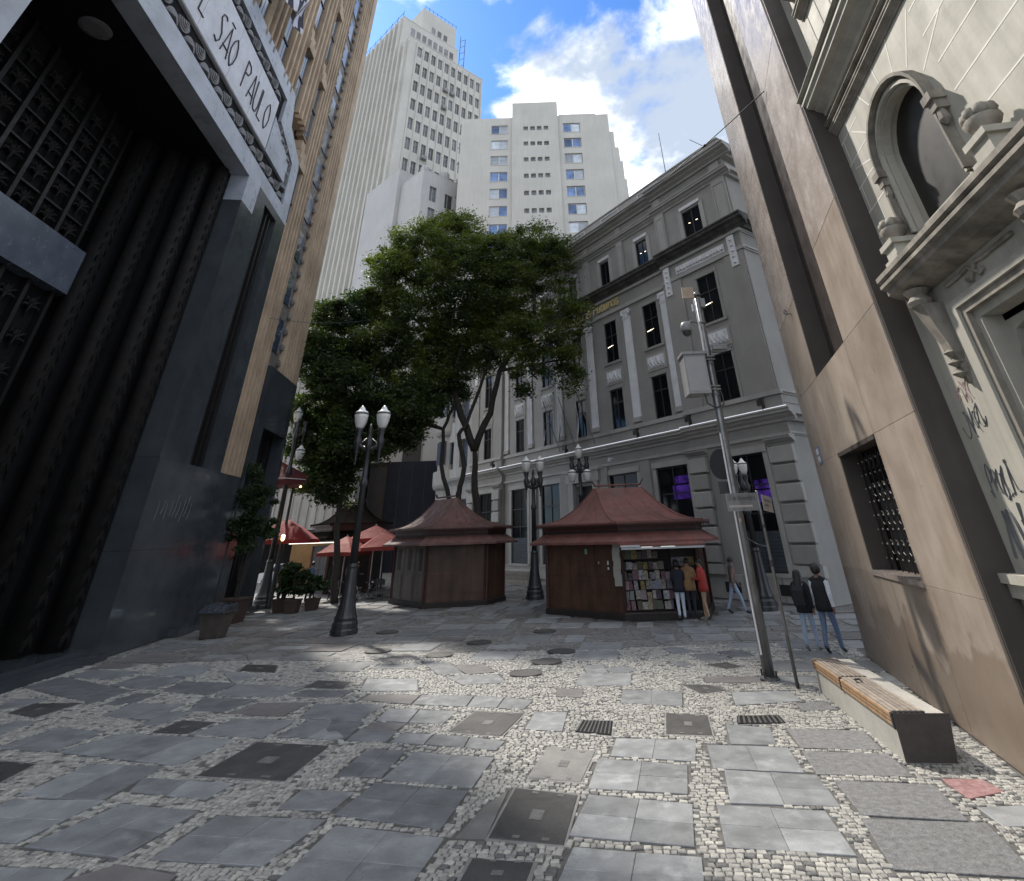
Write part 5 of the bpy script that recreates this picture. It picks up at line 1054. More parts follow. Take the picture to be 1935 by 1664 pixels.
# ---------------------------------------------------------------- street name post
sp = thing('street_sign', 'thin post with two worn street name plates beside the utility pole', 'street sign', (4.42, 12.7, 0))
MB().lathe([(.034, 0), (.034, 3.28), (.03, 3.3)], 10).build('post', galv, sp, smooth=True)
plate_m = mat('sign_plate_grey', (.20, .20, .205), .5, .3, 6, streak=.3, stain=(6, .5, (.11, .11, .115))); plate_w = mat('sign_plate_pale', (.36, .34, .31), .5, .15, 5); ltr = mat('sign_letter_dark', (.05, .05, .055), .6)
p1 = MB().cbox(-.70, -.03, -.03, -.01, 2.92, 3.26, .004).build('name_plate', plate_m, sp)
text_obj('plate_lettering', '15 de Novembro', ltr, p1, (-.66, -.034, 3.12), (1, 0, 0), (0, 0, 1), width=.58, size=.11, ext=.002, fsz=.10)
MB().box(-.66, -.16, -.0335, -.0315, 2.99, 3.03).build('plate_line', plate_w, p1)
p2 = MB().cbox(.02, .62, -.01, .01, 2.93, 3.24, .004).build('name_plate', plate_w, sp); p2.rotation_euler = (0, RAD(4), RAD(52))
for z, w in ((3.12, .42), (3.02, .25)): MB().box(.1, .1 + w, -.014, -.011, z, z + .05).build('plate_line', plate_m, p2)
MB().tube([(0, 0, 2.25), (-.12, .3, 2.3), (-.25, .70, 2.45)], .008, 5).build('tie_wire', galv, sp); MB().lathe([(.042, 2.6), (.042, 2.66)], 8).build('clamp_band', pdark, sp); MB().lathe([(.042, 1.9), (.042, 2.02)], 8).build('clamp_band', pdark, sp)
# ---------------------------------------------------------------- concrete and timber bench
conc = mat('pale_concrete', (.40, .385, .345), .75, .14, 2.5, fine=.1, stain=(3, .4, (.30, .29, .25)), bump=.12); steel_d = mat('dark_corten', (.055, .047, .042), .6, .2, 8, fine=.2, fs=150, bump=.1)
wood_t = mat('weathered_wood', (.27, .23, .19), .75, .25, 8, rnd=.2, streak=.1, bump=.3, bs=60); wood_o = mat('orange_wood', (.33, .205, .11), .65, .25, 8, rnd=.2, bump=.2, bs=60)
be = thing('street_bench', 'pale concrete bench with timber slats beside the tan wall', 'bench', (4.62, 8.98, 0), RAD(-6.8))
Lb_ = 3.45
MB().loft([[(-.325, y, 0), (.25, y, 0), (.33, y, .455), (-.315, y, .455)] for y in (.012, Lb_)]).build('body', conc, be)
MB().loft([[(-.335, y, 0.01), (.27, y, 0.01), (.35, y, .475), (-.335, y, .475)] for y in (0.0, .010)]).build('end_plate', steel_d, be)
for q in range(6): MB().box(-.31 + q * .068, -.258 + q * .068, .10, Lb_ - .02, .457, .477).build('seat_slat', wood_t, be)
for q in range(3):
    z = .438 - q * .046; x = -.328
    MB().loft([[(x - .014, y, z - .016), (x + .01, y, z - .016), (x + .01, y, z + .016), (x - .014, y, z + .016)] for y in (.06, Lb_ - .02)]).build('side_slat', wood_o, be)
for y in (.04, 1.95):
    for q in range(6): MB().box(-.306 + q * .068, -.262 + q * .068, y, y + .05, .458, .483).build('slat_bracket', pdark, be)
    MB().loft([[(-.348, yy, .31), (-.31, yy, .31), (-.31, yy, .47), (-.348, yy, .47)] for yy in (y, y + .045)]).build('side_bracket', pdark, be)
MB().tube([(-.2, 1.55, .485), (-.22, 1.6, .51), (-.14, 1.64, .51), (-.12, 1.58, .487)], .012, 6).build('lock_ring', pdark, be)
# ---------------------------------------------------------------- litter bin
tb = thing('litter_bin', 'brown tapered litter bin with slanted steel hood against the granite wall', 'litter bin', (-11.35, 21.2, 0), RAD(-8))
bin_m = mat('brown_bin', (.075, .062, .052), .6, .25, 5, bump=.1); hood_m = mat('steel_hood', (.30, .33, .36), .22, .15, 5, met=.9)
MB().loft([[(-w, -d, z), (w, -d, z), (w, d, z), (-w, d, z)] for z, w, d in ((.0, .27, .22), (.02, .29, .24), (.66, .40, .32), (.70, .40, .32))]).build('body', bin_m, tb)
hd = MB().loft([[(-.46, -.38, .68), (.46, -.38, .68), (.46, .36, .68), (-.46, .36, .68)], [(-.46, -.38, .72), (.46, -.38, .72), (.46, .36, .72), (-.46, .36, .72)], [(-.40, -.12, .90), (.42, -.12, .90), (.42, .34, .93), (-.40, .34, .93)]]).build('hood', hood_m, tb)
for x in (-.24, .02, .28): o = MB().lathe([(.062, 0), (.05, .012)], 12).build('hole', pdark, hd, loc=(x, -.255, .808)); o.rotation_euler = (RAD(52), 0, 0)
# ---------------------------------------------------------------- kiosks
roof_r = mat('red_roof_paint', (.175, .068, .053), .7, .3, 1.2, streak=.2, stain=(1.3, .8, (.115, .085, .072)), bump=.1); roof_b = mat('faded_roof_paint', (.155, .078, .063), .65, .3, 1.2, streak=.35, stain=(1.2, .6, (.10, .085, .075)), bump=.1)
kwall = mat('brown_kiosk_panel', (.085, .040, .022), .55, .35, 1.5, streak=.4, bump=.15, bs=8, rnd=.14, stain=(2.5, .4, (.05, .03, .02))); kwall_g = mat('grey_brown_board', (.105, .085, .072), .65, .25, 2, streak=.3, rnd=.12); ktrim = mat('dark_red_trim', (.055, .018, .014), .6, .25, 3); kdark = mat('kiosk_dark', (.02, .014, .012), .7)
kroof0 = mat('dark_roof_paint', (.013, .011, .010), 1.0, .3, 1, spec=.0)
def kiosk(label, P, c, ridge, roofm, wall_m, zs=1.0, open_face=None, boards=None):
    t = thing('news_kiosk', label, 'kiosk', (c[0], c[1], 0), 0, 'pagoda roofed kiosks')
    hx = [(x - c[0], y - c[1]) for x, y in P]; hx = hx + [(-x, -y) for x, y in hx]; n = 6
    def ex_(d, z):
        o = []
        for x, y in hx: l = math.hypot(x, y); o.append((x * (1 + d / l), y * (1 + d / l), z))
        return o
    MB().loft([ex_(.05, 0), ex_(.05, .16), ex_(.0, .2)]).build('plinth', kdark, t)
    for i in range(n):
        a, b = hx[i], hx[(i + 1) % n]; L_ = math.hypot(b[0] - a[0], b[1] - a[1]); ux, uy = (b[0] - a[0]) / L_, (b[1] - a[1]) / L_
        # outward normal (polygon runs so that the outside is to the right of travel)
        nx_, ny_ = uy, -ux
        if nx_ * (a[0] + b[0]) + ny_ * (a[1] + b[1]) < 0: nx_, ny_ = -nx_, -ny_
        if i == open_face: continue
        def pt(s, o, z): return (a[0] + ux * s - nx_ * (.06 - o), a[1] + uy * s - ny_ * (.06 - o), z)
        def bx(s0, s1, o0, o1, z0, z1, name, m):
            return MB().add([pt(s, o, z) for z in (z0, z1) for s, o in ((s0, o0), (s1, o0), (s1, o1), (s0, o1))], [(0, 3, 2, 1), (4, 5, 6, 7), (0, 1, 5, 4), (1, 2, 6, 5), (2, 3, 7, 6), (3, 0, 4, 7)]).build(name, m, t)
        k = max(2, int(round(L_ / 1.15)))
        mm = boards if (boards and i == 0) else wall_m
        for q in range(k):
            bx(L_ * q / k + .006, L_ * (q + 1) / k - .006, -.06, .0, .2, 2.42, 'wall_panel', mm)
            if boards and i == 0:
                bx(L_ * (q + .36) / k, L_ * (q + .64) / k, .0, .012, 1.35, 2.2, 'window_slot', kdark); bx(L_ * (q + .12) / k, L_ * (q + .88) / k, .0, .02, .3, 1.15, 'lower_panel', mm)
            elif i == 1 and boards and q == 1: bx(L_ * (q + .1) / k, L_ * (q + .85) / k, 0, .02, .5, 1.3, 'lower_panel', wall_m)
        for q in range(1, k): bx(L_ * q / k - .025, L_ * q / k + .025, .0, .014, .2, 2.42, 'batten', mm)
        bx(.06, L_ - .06, .0, .018, 1.22, 1.27, 'rail', mm)
        for s in (0, L_): bx(s - .05, s + .05, -.06, .035, .2, 2.42, 'corner_post', ktrim)
    Z = lambda z: z * zs
    MB().loft([ex_(.62, Z(2.24)), ex_(.62, Z(2.32)), ex_(.30, Z(2.46)), ex_(.06, Z(2.60))]).build('lower_eave', roofm, t)
    MB().loft([ex_(.02, Z(2.58)), ex_(.02, Z(2.95))]).build('clerestory', kdark, t)
    for i in range(n):
        a, b = ex_(.04, 0)[i], ex_(.04, 0)[(i + 1) % n]
        MB().add([(a[0], a[1], Z(2.66)), (b[0], b[1], Z(2.66)), (b[0], b[1], Z(2.82)), (a[0], a[1], Z(2.82))], [(0, 1, 2, 3)]).build('clerestory_band', ktrim, t)
    rd = Vector((ridge[1][0] - ridge[0][0], ridge[1][1] - ridge[0][1], 0)); r0 = (ridge[0][0] - c[0], ridge[0][1] - c[1]); r1 = (ridge[1][0] - c[0], ridge[1][1] - c[1])
    base = ex_(.36, Z(2.92)); rings = []
    near = [r0 if (x - 0) * rd.x + (y - 0) * rd.y < 0 else r1 for x, y, _ in base]
    for q in range(11):
        s = 1 - q / 10 * .97; z = Z(2.93 + (ridge[2] / zs - 2.93) * (1 - s) ** 2.1)
        rings.append([(r[0] + (p[0] - r[0]) * s, r[1] + (p[1] - r[1]) * s, z) for p, r in zip(base, near)])
    rf = MB().loft([ex_(.36, Z(2.86))] + rings).build('roof', roofm, t)
    for i in range(n):
        MB().tube([tuple(Vector(rings[q][i]) + Vector((0, 0, .01))) for q in range(11)], .022, 5).build('hip_roll', roofm, rf)
    for i in range(n):
        for f_ in (.25, .5, .75): MB().tube([tuple(Vector(rings[q][i]).lerp(Vector(rings[q][(i + 1) % n]), f_) + Vector((0, 0, .004))) for q in range(9)], .012, 4).build('roof_seam', roofm, rf)
    mb = MB()
    for i in range(n):
        a, b = Vector(ex_(.365, Z(2.88))[i]), Vector(ex_(.365, Z(2.88))[(i + 1) % n]); k = int((b - a).length / .11)
        for q in range(k):
            p, r = a.lerp(b, q / k), a.lerp(b, (q + 1) / k); mid = (p + r) / 2 - Vector((0, 0, .11)); mb.add([tuple(p), tuple(r), tuple(mid)], [(0, 1, 2)])
    mb.build('fringe', ktrim, rf)
    zr_ = ridge[2]
    for (x, y), s in ((r0, -1), (r1, 1)):
        d = rd.normalized() * s
        mb = MB()
        for e in (-1, 0, 1):
            w = Vector((-d.y, d.x, 0)) * e * .1; p = Vector((x, y, zr_)); mb.tube([tuple(p), tuple(p + d * .08 + w * .4 + Vector((0, 0, .12))), tuple(p + d * .16 + w + Vector((0, 0, .26 - abs(e) * .06)))], [.035, .028, .008], 5)
        mb.build('ridge_horn', ktrim, rf)
    mb = MB(); mb.tube([(r0[0], r0[1], zr_ + .02), (r1[0], r1[1], zr_ + .02)], .04, 6); mb.build('ridge_roll', roofm, rf)
    return t, hx
k2, hx2 = kiosk('large news kiosk with bright red pagoda roof and open magazine front', [(-.41, 24.34), (2.28, 21.89), (5.11, 21.85)], (2.75, 24.3), ((1.75, 24.35), (3.6, 24.2), 4.3), roof_r, kwall, 1.0, open_face=1)
k1, hx1 = kiosk('closed brown kiosk with faded red pagoda roof between lamp and tree', [(-8.01, 30.07), (-5.87, 27.45), (-3.17, 28.04)], (-5.25, 29.95), ((-6.15, 30.6), (-4.95, 29.3), 4.42), roof_b, kwall, 1.04, boards=kwall_g)
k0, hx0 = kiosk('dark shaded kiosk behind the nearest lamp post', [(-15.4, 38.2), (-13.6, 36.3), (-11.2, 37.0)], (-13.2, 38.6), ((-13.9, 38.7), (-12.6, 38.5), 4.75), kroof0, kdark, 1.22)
# open front of the large kiosk: awning, tubes, shelves, stock
cx2, cy2 = 2.75, 24.3
A_, B_ = Vector((2.28, 21.89, 0)), Vector((5.11, 21.85, 0)); U2 = (B_ - A_).normalized(); N2 = Vector((U2.y, -U2.x, 0))     # N2 towards the street
rz2 = math.atan2(U2.y, U2.x)
def kb(mb, name, m, parent=k2, **kw): return mb.build(name, m, parent, loc=(A_.x - cx2, A_.y - cy2, 0), rz=rz2, **kw)
KW = (B_ - A_).length
kb(MB().add([(-.05, -.75, 2.14), (KW + .1, -.75, 2.14), (KW + .1, .0, 2.34), (-.05, .0, 2.34), (-.05, -.75, 2.19), (KW + .1, -.75, 2.19), (KW + .1, 0, 2.39), (-.05, 0, 2.39)], [(0, 3, 2, 1), (4, 5, 6, 7), (0, 1, 5, 4), (1, 2, 6, 5), (2, 3, 7, 6), (3, 0, 4, 7)]), 'awning', roof_r)
kb(MB().box(.0, KW + .05, -.76, -.70, 2.07, 2.13), 'awning_rail', mat('white_rail', (.5, .5, .51), .4)); kb(MB().box(-.02, .65, -.80, -.72, 2.14, 2.2), 'awning_end', MATS['white_rail'])
for x0, x1 in ((.75, 1.15), (1.45, 1.95)): kb(MB().tube([(x0, -.3, 2.12), (x1, -.3, 2.13)], .022, 8), 'tube_light', mat('kiosk_tube', (.95, 1.0, .86), .5, emit=1.2))
kb(MB().box(0, KW, .75, .8, .2, 2.4), 'back_wall', kdark); kb(MB().box(0, KW, 0, .75, .16, .24), 'floor', kdark); kb(MB().box(0, .05, 0, .75, .24, 2.4), 'side_cheek', kdark); kb(MB().box(KW - .05, KW, 0, .75, .24, 2.4), 'side_cheek', kdark); kb(MB().box(0, KW, -.02, .05, .04, .2), 'threshold', kwall_g)
for z, y0 in ((.26, .02), (.54, .10), (.82, .18), (1.10, .26), (1.40, .34), (1.72, .42)): kb(MB().box(.05, 1.8, y0, y0 + .3, z, z + .02), 'shelf', kdark)
kb(MB().box(1.85, KW - .05, .35, .4, .24, 2.3), 'inner_rack', kdark)
mag_cols = [(.13, .035, .03), (.20, .18, .14), (.06, .08, .13), (.17, .14, .03), (.02, .02, .025), (.15, .07, .09), (.20, .20, .20), (.03, .06, .035), (.11, .08, .05), (.06, .03, .06), (.22, .19, .16)]
rm = random.Random(21)
MAGN = ['dark red', 'cream', 'blue', 'yellow', 'black', 'pink', 'white', 'green', 'brown', 'purple', 'pale']
mag_mats = [mat('magazine_cover_%s' % 'abcdefghijk'[i], c, .4, .5, 14, c2=tuple(min(1, q * 1.5 + .04) for q in mag_cols[(i * 4 + 3) % 11])) for i, c in enumerate(mag_cols)]
mag_me = [MB().box(-.1, .1, -.006, .006, 0, .27).box(-.085, .085, -.0075, -.006, .2, .25).mesh('magazine', [m_]) for m_ in mag_mats]
def put_k(name, me, lx_, ly_, lz_, label, group, cat, tilt=-.25, yaw=0.0, sc=None):
    p = A_ + U2 * lx_ - N2 * ly_
    return inst(name, me, None, (p.x, p.y, lz_), rot=(tilt, 0, rz2 + yaw), scale=sc, label=label, group=group, category=cat)
for r_, (z, y, cnt) in enumerate(((.28, .07, 9), (.56, .15, 9), (.84, .23, 9), (1.12, .31, 9), (1.42, .39, 8), (1.74, .47, 7))):
    for q in range(cnt):
        ci = rm.randrange(11); put_k('magazine', mag_me[ci], .15 + q * .19 + rm.uniform(-.04, .04), y - rm.uniform(0, .05), z + rm.uniform(0, .02), MAGN[ci] + ' magazine, ' + ['leftmost', 'second', 'third', 'fourth', 'fifth', 'sixth', 'seventh', 'eighth', 'ninth'][q] + ' from the left on the ' + ['lowest', 'second lowest', 'third lowest', 'third highest', 'second highest', 'highest'][r_] + ' kiosk shelf', 'magazines on kiosk shelf row ' + ['one', 'two', 'three', 'four', 'five', 'six'][r_], 'magazine', tilt=-.25 + rm.uniform(-.1, .1), yaw=rm.uniform(-.25, .25), sc=(rm.uniform(.7, 1.15), 1, rm.uniform(.75, 1.15)))
for q in range(12): put_k('magazine', mag_me[q % 11], 1.95 + (q % 4) * .2, .33, .5 + (q // 4) * .5, MAGN[q % 11] + ' magazine hung in the ' + ['lowest', 'middle', 'top'][q // 4] + ' row behind the kiosk customers, place ' + ['one', 'two', 'three', 'four'][q % 4], 'magazines on inner rack', 'magazine', tilt=-.05)
paper = mat('newsprint', (.42, .40, .34), .8, .25, 22, c2=(.25, .24, .21), bump=.1); np_me = MB().box(-.13, .13, -.004, .004, 0, .34).box(-.11, .1, -.005, -.004, .18, .3).mesh('newspaper', paper)
dP = Vector((-.41, 24.34, 0)) - A_; dP.normalize(); rzp = math.atan2(-dP.y, -dP.x)
for q in range(5):
    p = A_ + dP * (.1 + .03 * (q % 2)) + Vector((-.05, -.09, 0)); inst('newspaper', np_me, None, (p.x, p.y, 1.98 - q * .25), rot=(RAD(-4), 0, rzp + .5), label=['topmost', 'second from top', 'middle', 'second lowest', 'lowest'][q] + ' newspaper sheet pegged at the kiosk corner', group='newspapers pegged on the kiosk corner', category='newspaper')
for s, z, w, h, m_ in ((1.55, 1.93, .12, .17, mat('green_notice', (.16, .32, .24), .5)), (.98, 1.62, .06, .08, paper), (.55, 1.6, .07, .12, MATS['white_enamel']), (.55, 1.45, .07, .08, MATS['white_enamel'])):
    p = A_ + dP * s; mb = MB().box(-w / 2, w / 2, -.004, .0, 0, h); o = mb.build('wall_notice', m_, k2, loc=(p.x - cx2, p.y - cy2, z), rz=rzp); o.location.x += math.sin(rzp) * .008; o.location.y -= math.cos(rzp) * .008
# ---------------------------------------------------------------- cafe: parasols, tables, chairs, planters
red_c = mat('red_canvas', (.27, .035, .025), .75, .15, 3, streak=.1); red_d = mat('dark_red_canvas', (.075, .008, .010), .8, .2, 3)
def parasol(label, x, y, z_eave, z_top, half, rz=0.0, m_=red_c):
    t = thing('parasol', label, 'parasol', (x, y, 0), rz, 'cafe parasols')
    MB().lathe([(.03, 0), (.03, z_top + .08)], 8).build('pole', MATS['white_rail'] if m_ is red_c else pdark, t); MB().lathe([(.3, 0), (.3, .06), (.06, .1)], 12).build('base', pdark, t)
    pts = []
    for q in range(4):
        c0 = RAD(45 + 90 * q); c1 = RAD(135 + 90 * q)
        for s in (0, .5): x0, y0 = math.cos(c0) * (1 - s) + math.cos(c1) * s, math.sin(c0) * (1 - s) + math.sin(c1) * s; pts.append((x0 * half * 1.414, y0 * half * 1.414))
    rings = [[(x_, y_, z_eave - .16) for x_, y_ in pts], [(x_, y_, z_eave + (.04 if i % 2 else 0)) for i, (x_, y_) in enumerate(pts)], [(x_ * .5, y_ * .5, z_eave + (z_top - z_eave) * .58) for x_, y_ in pts], [(x_ * .04, y_ * .04, z_top) for x_, y_ in pts]]
    MB().loft(rings, cap=False).build('canopy', m_, t)
    for q in range(0, 8, 2): MB().tube([(pts[q][0] * .96, pts[q][1] * .96, z_eave - .03), (pts[q][0] * .5, pts[q][1] * .5, z_eave + (z_top - z_eave) * .5), (0, 0, z_top - .06)], .012, 5).build('rib', wood_t, t)
    return t
parasol('orange red parasol with its peak over the cafe chairs beside the closed kiosk', -9.7, 34.0, 2.28, 3.02, 1.25, RAD(20)); parasol('orange red parasol lowest and leftmost of the chairs, behind the lamp post', -11.6, 33.4, 2.1, 2.85, 1.05, RAD(-15)); parasol('orange red parasol farthest back behind the lamp post', -11.0, 36.5, 2.7, 3.4, 1.3, RAD(5))
parasol('large dark red square parasol at the corner of the bank', -14.6, 32.2, 2.75, 3.75, 1.55, RAD(12), mat('deep_red_canvas', (.22, .016, .017), .8, .15, 3))
aw = thing('red_marquee', 'high dark red marquee with small lamps beyond the bank corner', 'marquee', (-14.5, 30.8, 0), RAD(10))
MB().loft([[(-1.6, -1.2, 5.25), (1.7, -1.2, 5.25), (1.7, 1.2, 5.25), (-1.6, 1.2, 5.25)], [(-1.6, -1.2, 5.5), (1.7, -1.2, 5.5), (1.7, 1.2, 5.5), (-1.6, 1.2, 5.5)], [(-1.0, -.1, 6.5), (-.4, -.1, 6.5), (-.4, .1, 6.5), (-1.0, .1, 6.5)]]).build('canopy', red_d, aw)
for x, y in ((-1.4, -1.0), (.2, 1.0), (-1.4, 1.0)): MB().lathe([(.09, 0), (.07, 5.3)], 8, (x, y)).build('post', pdark, aw)
warm = mat('warm_bulb', (1.0, .62, .25), .5, emit=5.0)
for x, y in ((.35, -.9), (1.0, -.7)): MB().lathe([(.005, 5.12), (.07, 5.17), (.005, 5.24)], 8, (x, y)).build('bulb', warm, aw)
MB().tube([(-1.6, -1.21, 5.7), (1.6, -1.21, 5.45)], .02, 5).build('edge_cord', MATS['white_rail'], aw)
ls = thing('lantern', 'small lit lantern on the dark post by the bank corner', 'lantern', (-13.55, 29.6, 0))
MB().lathe([(.06, 0), (.05, 2.9)], 8).build('post', pdark, ls); MB().lathe([(.05, 2.72), (.09, 2.8), (.09, 2.95), (.05, 3.0)], 8, (.1, -.08)).build('bulb', warm, ls)
chm = mat('chair_metal', (.45, .45, .46), .25, .1, 5, met=.9); chd = mat('chair_dark', (.035, .03, .03), .6)
def chair():
    t = thing('cafe_chair', '', 'chair')
    MB().box(-.2, .2, -.2, .2, .43, .46).build('seat', chd, t); MB().box(-.2, .2, .19, .22, .62, .85).build('backrest', chd, t)
    for x in (-.19, .19):
        MB().tube([(x, -.22, 0), (x, .2, .62), (x, .22, .86)], .013, 5).build('leg', chm, t); MB().tube([(x * .9, .24, 0), (x * .9, -.18, .44)], .013, 5).build('leg', chm, t)
    return t
c0 = chair(); first = True
chairs = [(-9.0, 31.9, 20, 'slatted cafe chair right beside the closed kiosk wall'), (-9.6, 32.2, -30, 'cafe chair one place left of the kiosk wall chair'), (-10.2, 31.7, 60, 'cafe chair in front just right of the lamp post foot'), (-9.3, 33.0, 170, 'cafe chair under the peak of the orange parasol'), (-10.6, 33.2, 100, 'cafe chair deep under the orange parasols'), (-11.6, 32.4, -60, 'cafe chair left of the lamp post under the low parasol'), (-12.0, 33.6, 140, 'cafe chair farthest left under the low parasol')]
for x, y, r, l in chairs:
    o = c0 if first else copy_tree(c0); first = False; o.location = (x, y, 0); o.rotation_euler = (0, 0, RAD(r)); o['label'] = l; o['group'] = 'cafe chairs'
for x, y, l in ((-9.7, 32.7, 'small round cafe table under the peaked orange parasol'), (-11.3, 33.1, 'small round cafe table under the low left parasol')):
    t = thing('cafe_table', l, 'table', (x, y, 0), 0, 'cafe tables'); MB().lathe([(.34, .72), (.35, .735), (.34, .75)], 18).build('table_top', chm, t); MB().lathe([(.025, .03), (.025, .72)], 8).build('stem', chd, t); MB().lathe([(.22, 0), (.2, .03), (.03, .05)], 12).build('base', chd, t)
sh_ = thing('lit_stall', 'cafe stall with white lit awning under the dark kiosk', 'stall', (-16.2, 39.5, 0), RAD(-10)); MB().box(-1.6, 3.2, .6, .7, 0, 2.9).build('back_wall', mat('stall_yellow', (.22, .13, .05), .7), sh_)
MB().add([(-1.6, -.6, 2.62), (3.2, -.6, 2.62), (3.2, .6, 2.85), (-1.6, .6, 2.85), (-1.6, -.6, 2.68), (3.2, -.6, 2.68), (3.2, .6, 2.91), (-1.6, .6, 2.91)], [(0, 3, 2, 1), (4, 5, 6, 7), (0, 1, 5, 4), (1, 2, 6, 5), (2, 3, 7, 6), (3, 0, 4, 7)]).build('awning', MATS['white_enamel'], sh_); MB().box(-1.4, 2.8, -.1, .1, 2.56, 2.6).build('light_tube', mat('stall_tube', (1, .95, .85), .5, emit=2.0), sh_)
for x in (-1.5, 3.1): MB().lathe([(.05, 0), (.05, 2.65)], 8, (x, -.5)).build('post', pdark, sh_)
# ---------------------------------------------------------------- parked car
car = thing('parked_car', 'white car parked down the left street behind the plants', 'car', (-18.2, 42.0, 0), RAD(-25)); carp = mat('white_car_paint', (.52, .54, .57), .25, .04, 2, coat=.6)
prof = [(-2.1, .35), (-2.1, .75), (-1.9, .9), (-1.35, .95), (-.8, 1.42), (.7, 1.46), (1.45, 1.0), (1.95, .85), (2.1, .6), (2.08, .35)]
MB().loft([[(x, y, z) if z < 1 else (x, y * .82, z) for x, z in prof] for y in (-.84, -.8, .8, .84)]).build('body', carp, car)
for s in (-1, 1):
    MB().add([(-.85, s * .80, .98), (-.7, s * .715, 1.36), (.6, s * .715, 1.39), (1.25, s * .80, 1.0)], [(0, 1, 2, 3)]).build('side_window', glass, car)
    for x in (-1.3, 1.35): w = MB().lathe([(.32, -.1), (.33, 0), (.32, .1)], 16).build('wheel', pdark, car, loc=(x, s * .78, .33)); w.rotation_euler = (RAD(90), 0, 0); MB().lathe([(.2, .1), (.18, .13)], 12).build('rim', chm, w)
    MB().box(2.02, 2.1, s * .62 - .18, s * .62 + .18, .62, .76).build('headlight', mat('headlight', (.9, .85, .7), .2, emit=1.5), car)
MB().add([(.74, -.62, 1.42), (.74, .62, 1.42), (1.42, .74, 1.02), (1.42, -.74, 1.02)], [(0, 1, 2, 3)]).build('windscreen', glass, car)
# ---------------------------------------------------------------- stone plinths and timber planters before the exchange
a_ = RAD(BY); dB = Vector((math.sin(a_), math.cos(a_), 0)); nB = Vector((-math.cos(a_), math.sin(a_), 0)); OB = Vector((*BP, 0))
def onB(a, o): p = OB + dB * a + nB * o; return (p.x, p.y, 0)
for a, o, w, h, l in ((20.2, 1.4, 1.6, .75, 'timber fronted planter box behind the middle lamp base'), (24.2, 1.5, .9, .8, 'short timber planter at the kiosk corner')):
    t = thing('timber_planter', l, 'planter', onB(a, o), RAD(90 - BY), 'timber planters'); MB().box(-w, w, -.4, .4, 0, h).build('box', conc, t)
    for q in range(3): MB().box(-w + .02, w - .02, .4, .43, .08 + q * .22, .27 + q * .22).build('slat', wood_t, t)
st_ = thing('stone_step', 'pale stone step along the exchange wall behind the kiosks', 'step', onB(17.5, .6), RAD(90 - BY)); MB().box(-4, 9, -.5, .55, 0, .16).build('lower_tread', gren2, st_); MB().box(-3.7, 8.7, -.5, .2, .16, .32).build('upper_tread', gren2, st_)
# ---------------------------------------------------------------- overhead wires
def wire(label, a, b, sag, r=.012, extra=None):
    t = thing('overhead_wire', label, 'wire', a); d = Vector(b) - Vector(a)
    MB().tube([tuple(d * (q / 16) - Vector((0, 0, sag * 4 * (q / 16) * (1 - q / 16)))) for q in range(17)], r, 5).build('cable', pdark, t)
    if extra: q = extra; p = d * q - Vector((0, 0, sag * 4 * q * (1 - q))); MB().tube([tuple(p - d.normalized() * .12), tuple(p + d.normalized() * .12)], [.03, .045], 6).build('clamp', pdark, t); MB().tube([tuple(p), tuple(p + Vector((-.3, .3, .55)))], .01, 4).build('stay', pdark, t)
LA = RAD(LY)
def onL(a, o, z): return (LP[0] + math.sin(LA) * a + math.cos(LA) * o, LP[1] + math.cos(LA) * a - math.sin(LA) * o, z)
def onR(a, o, z): return (RP[0] + d_[0] * a - n_[0] * o, RP[1] + d_[1] * a - n_[1] * o, z)
wire('thin wire from the ochre pier into the tree', onL(8.6, .05, 11.9), (-9.5, 31.5, 15.2), .4)
pB_ = OB + dB * 15 + nB * -1.8
wire('black cable from the exchange roof to the tan building', (pB_.x, pB_.y, 23.6), onR(-5.9, .05, 12.0), .5, .016, .86)
# ================================================================== TREES AND PLANTS
def leaf_mat(name, c, c2):
    m = bpy.data.materials.new(name); m.use_nodes = True; N = m.node_tree.nodes; L = m.node_tree.links.new; N.remove(N['Principled BSDF'])
    g_ = N.new('ShaderNodeNewGeometry'); n1 = N.new('ShaderNodeTexNoise'); n1.inputs['Scale'].default_value = .45; n1.inputs['Detail'].default_value = 4; L(g_.outputs['Position'], n1.inputs['Vector'])
    n2 = N.new('ShaderNodeTexNoise'); n2.inputs['Scale'].default_value = 6; L(g_.outputs['Position'], n2.inputs['Vector'])
    ad = N.new('ShaderNodeMath'); ad.operation = 'MULTIPLY_ADD'; L(n2.outputs[0], ad.inputs[0]); ad.inputs[1].default_value = .5; L(n1.outputs[0], ad.inputs[2])
    r = N.new('ShaderNodeMapRange'); L(ad.outputs[0], r.inputs[0]); r.inputs[1].default_value = .62; r.inputs[2].default_value = .98
    mx = N.new('ShaderNodeMix'); mx.data_type = 'RGBA'; mx.inputs['A'].default_value = (*c, 1); mx.inputs['B'].default_value = (*c2, 1); L(r.outputs[0], mx.inputs['Factor'])
    d = N.new('ShaderNodeBsdfPrincipled'); d.inputs['Roughness'].default_value = .5; L(mx.outputs['Result'], d.inputs['Base Color'])
    t = N.new('ShaderNodeBsdfTranslucent'); mt = N.new('ShaderNodeMix'); mt.data_type = 'RGBA'; mt.blend_type = 'MULTIPLY'; mt.inputs['Factor'].default_value = 1; L(mx.outputs['Result'], mt.inputs['A']); mt.inputs['B'].default_value = (1.3, 1.5, .5, 1); L(mt.outputs['Result'], t.inputs['Color'])
    ms = N.new('ShaderNodeMixShader'); ms.inputs[0].default_value = .48; L(d.outputs[0], ms.inputs[1]); L(t.outputs[0], ms.inputs[2]); L(ms.outputs[0], N['Material Output'].inputs[0]); return m
bark = mat('bark', (.034, .029, .024), .9, .35, 6, bump=.7, bs=18)
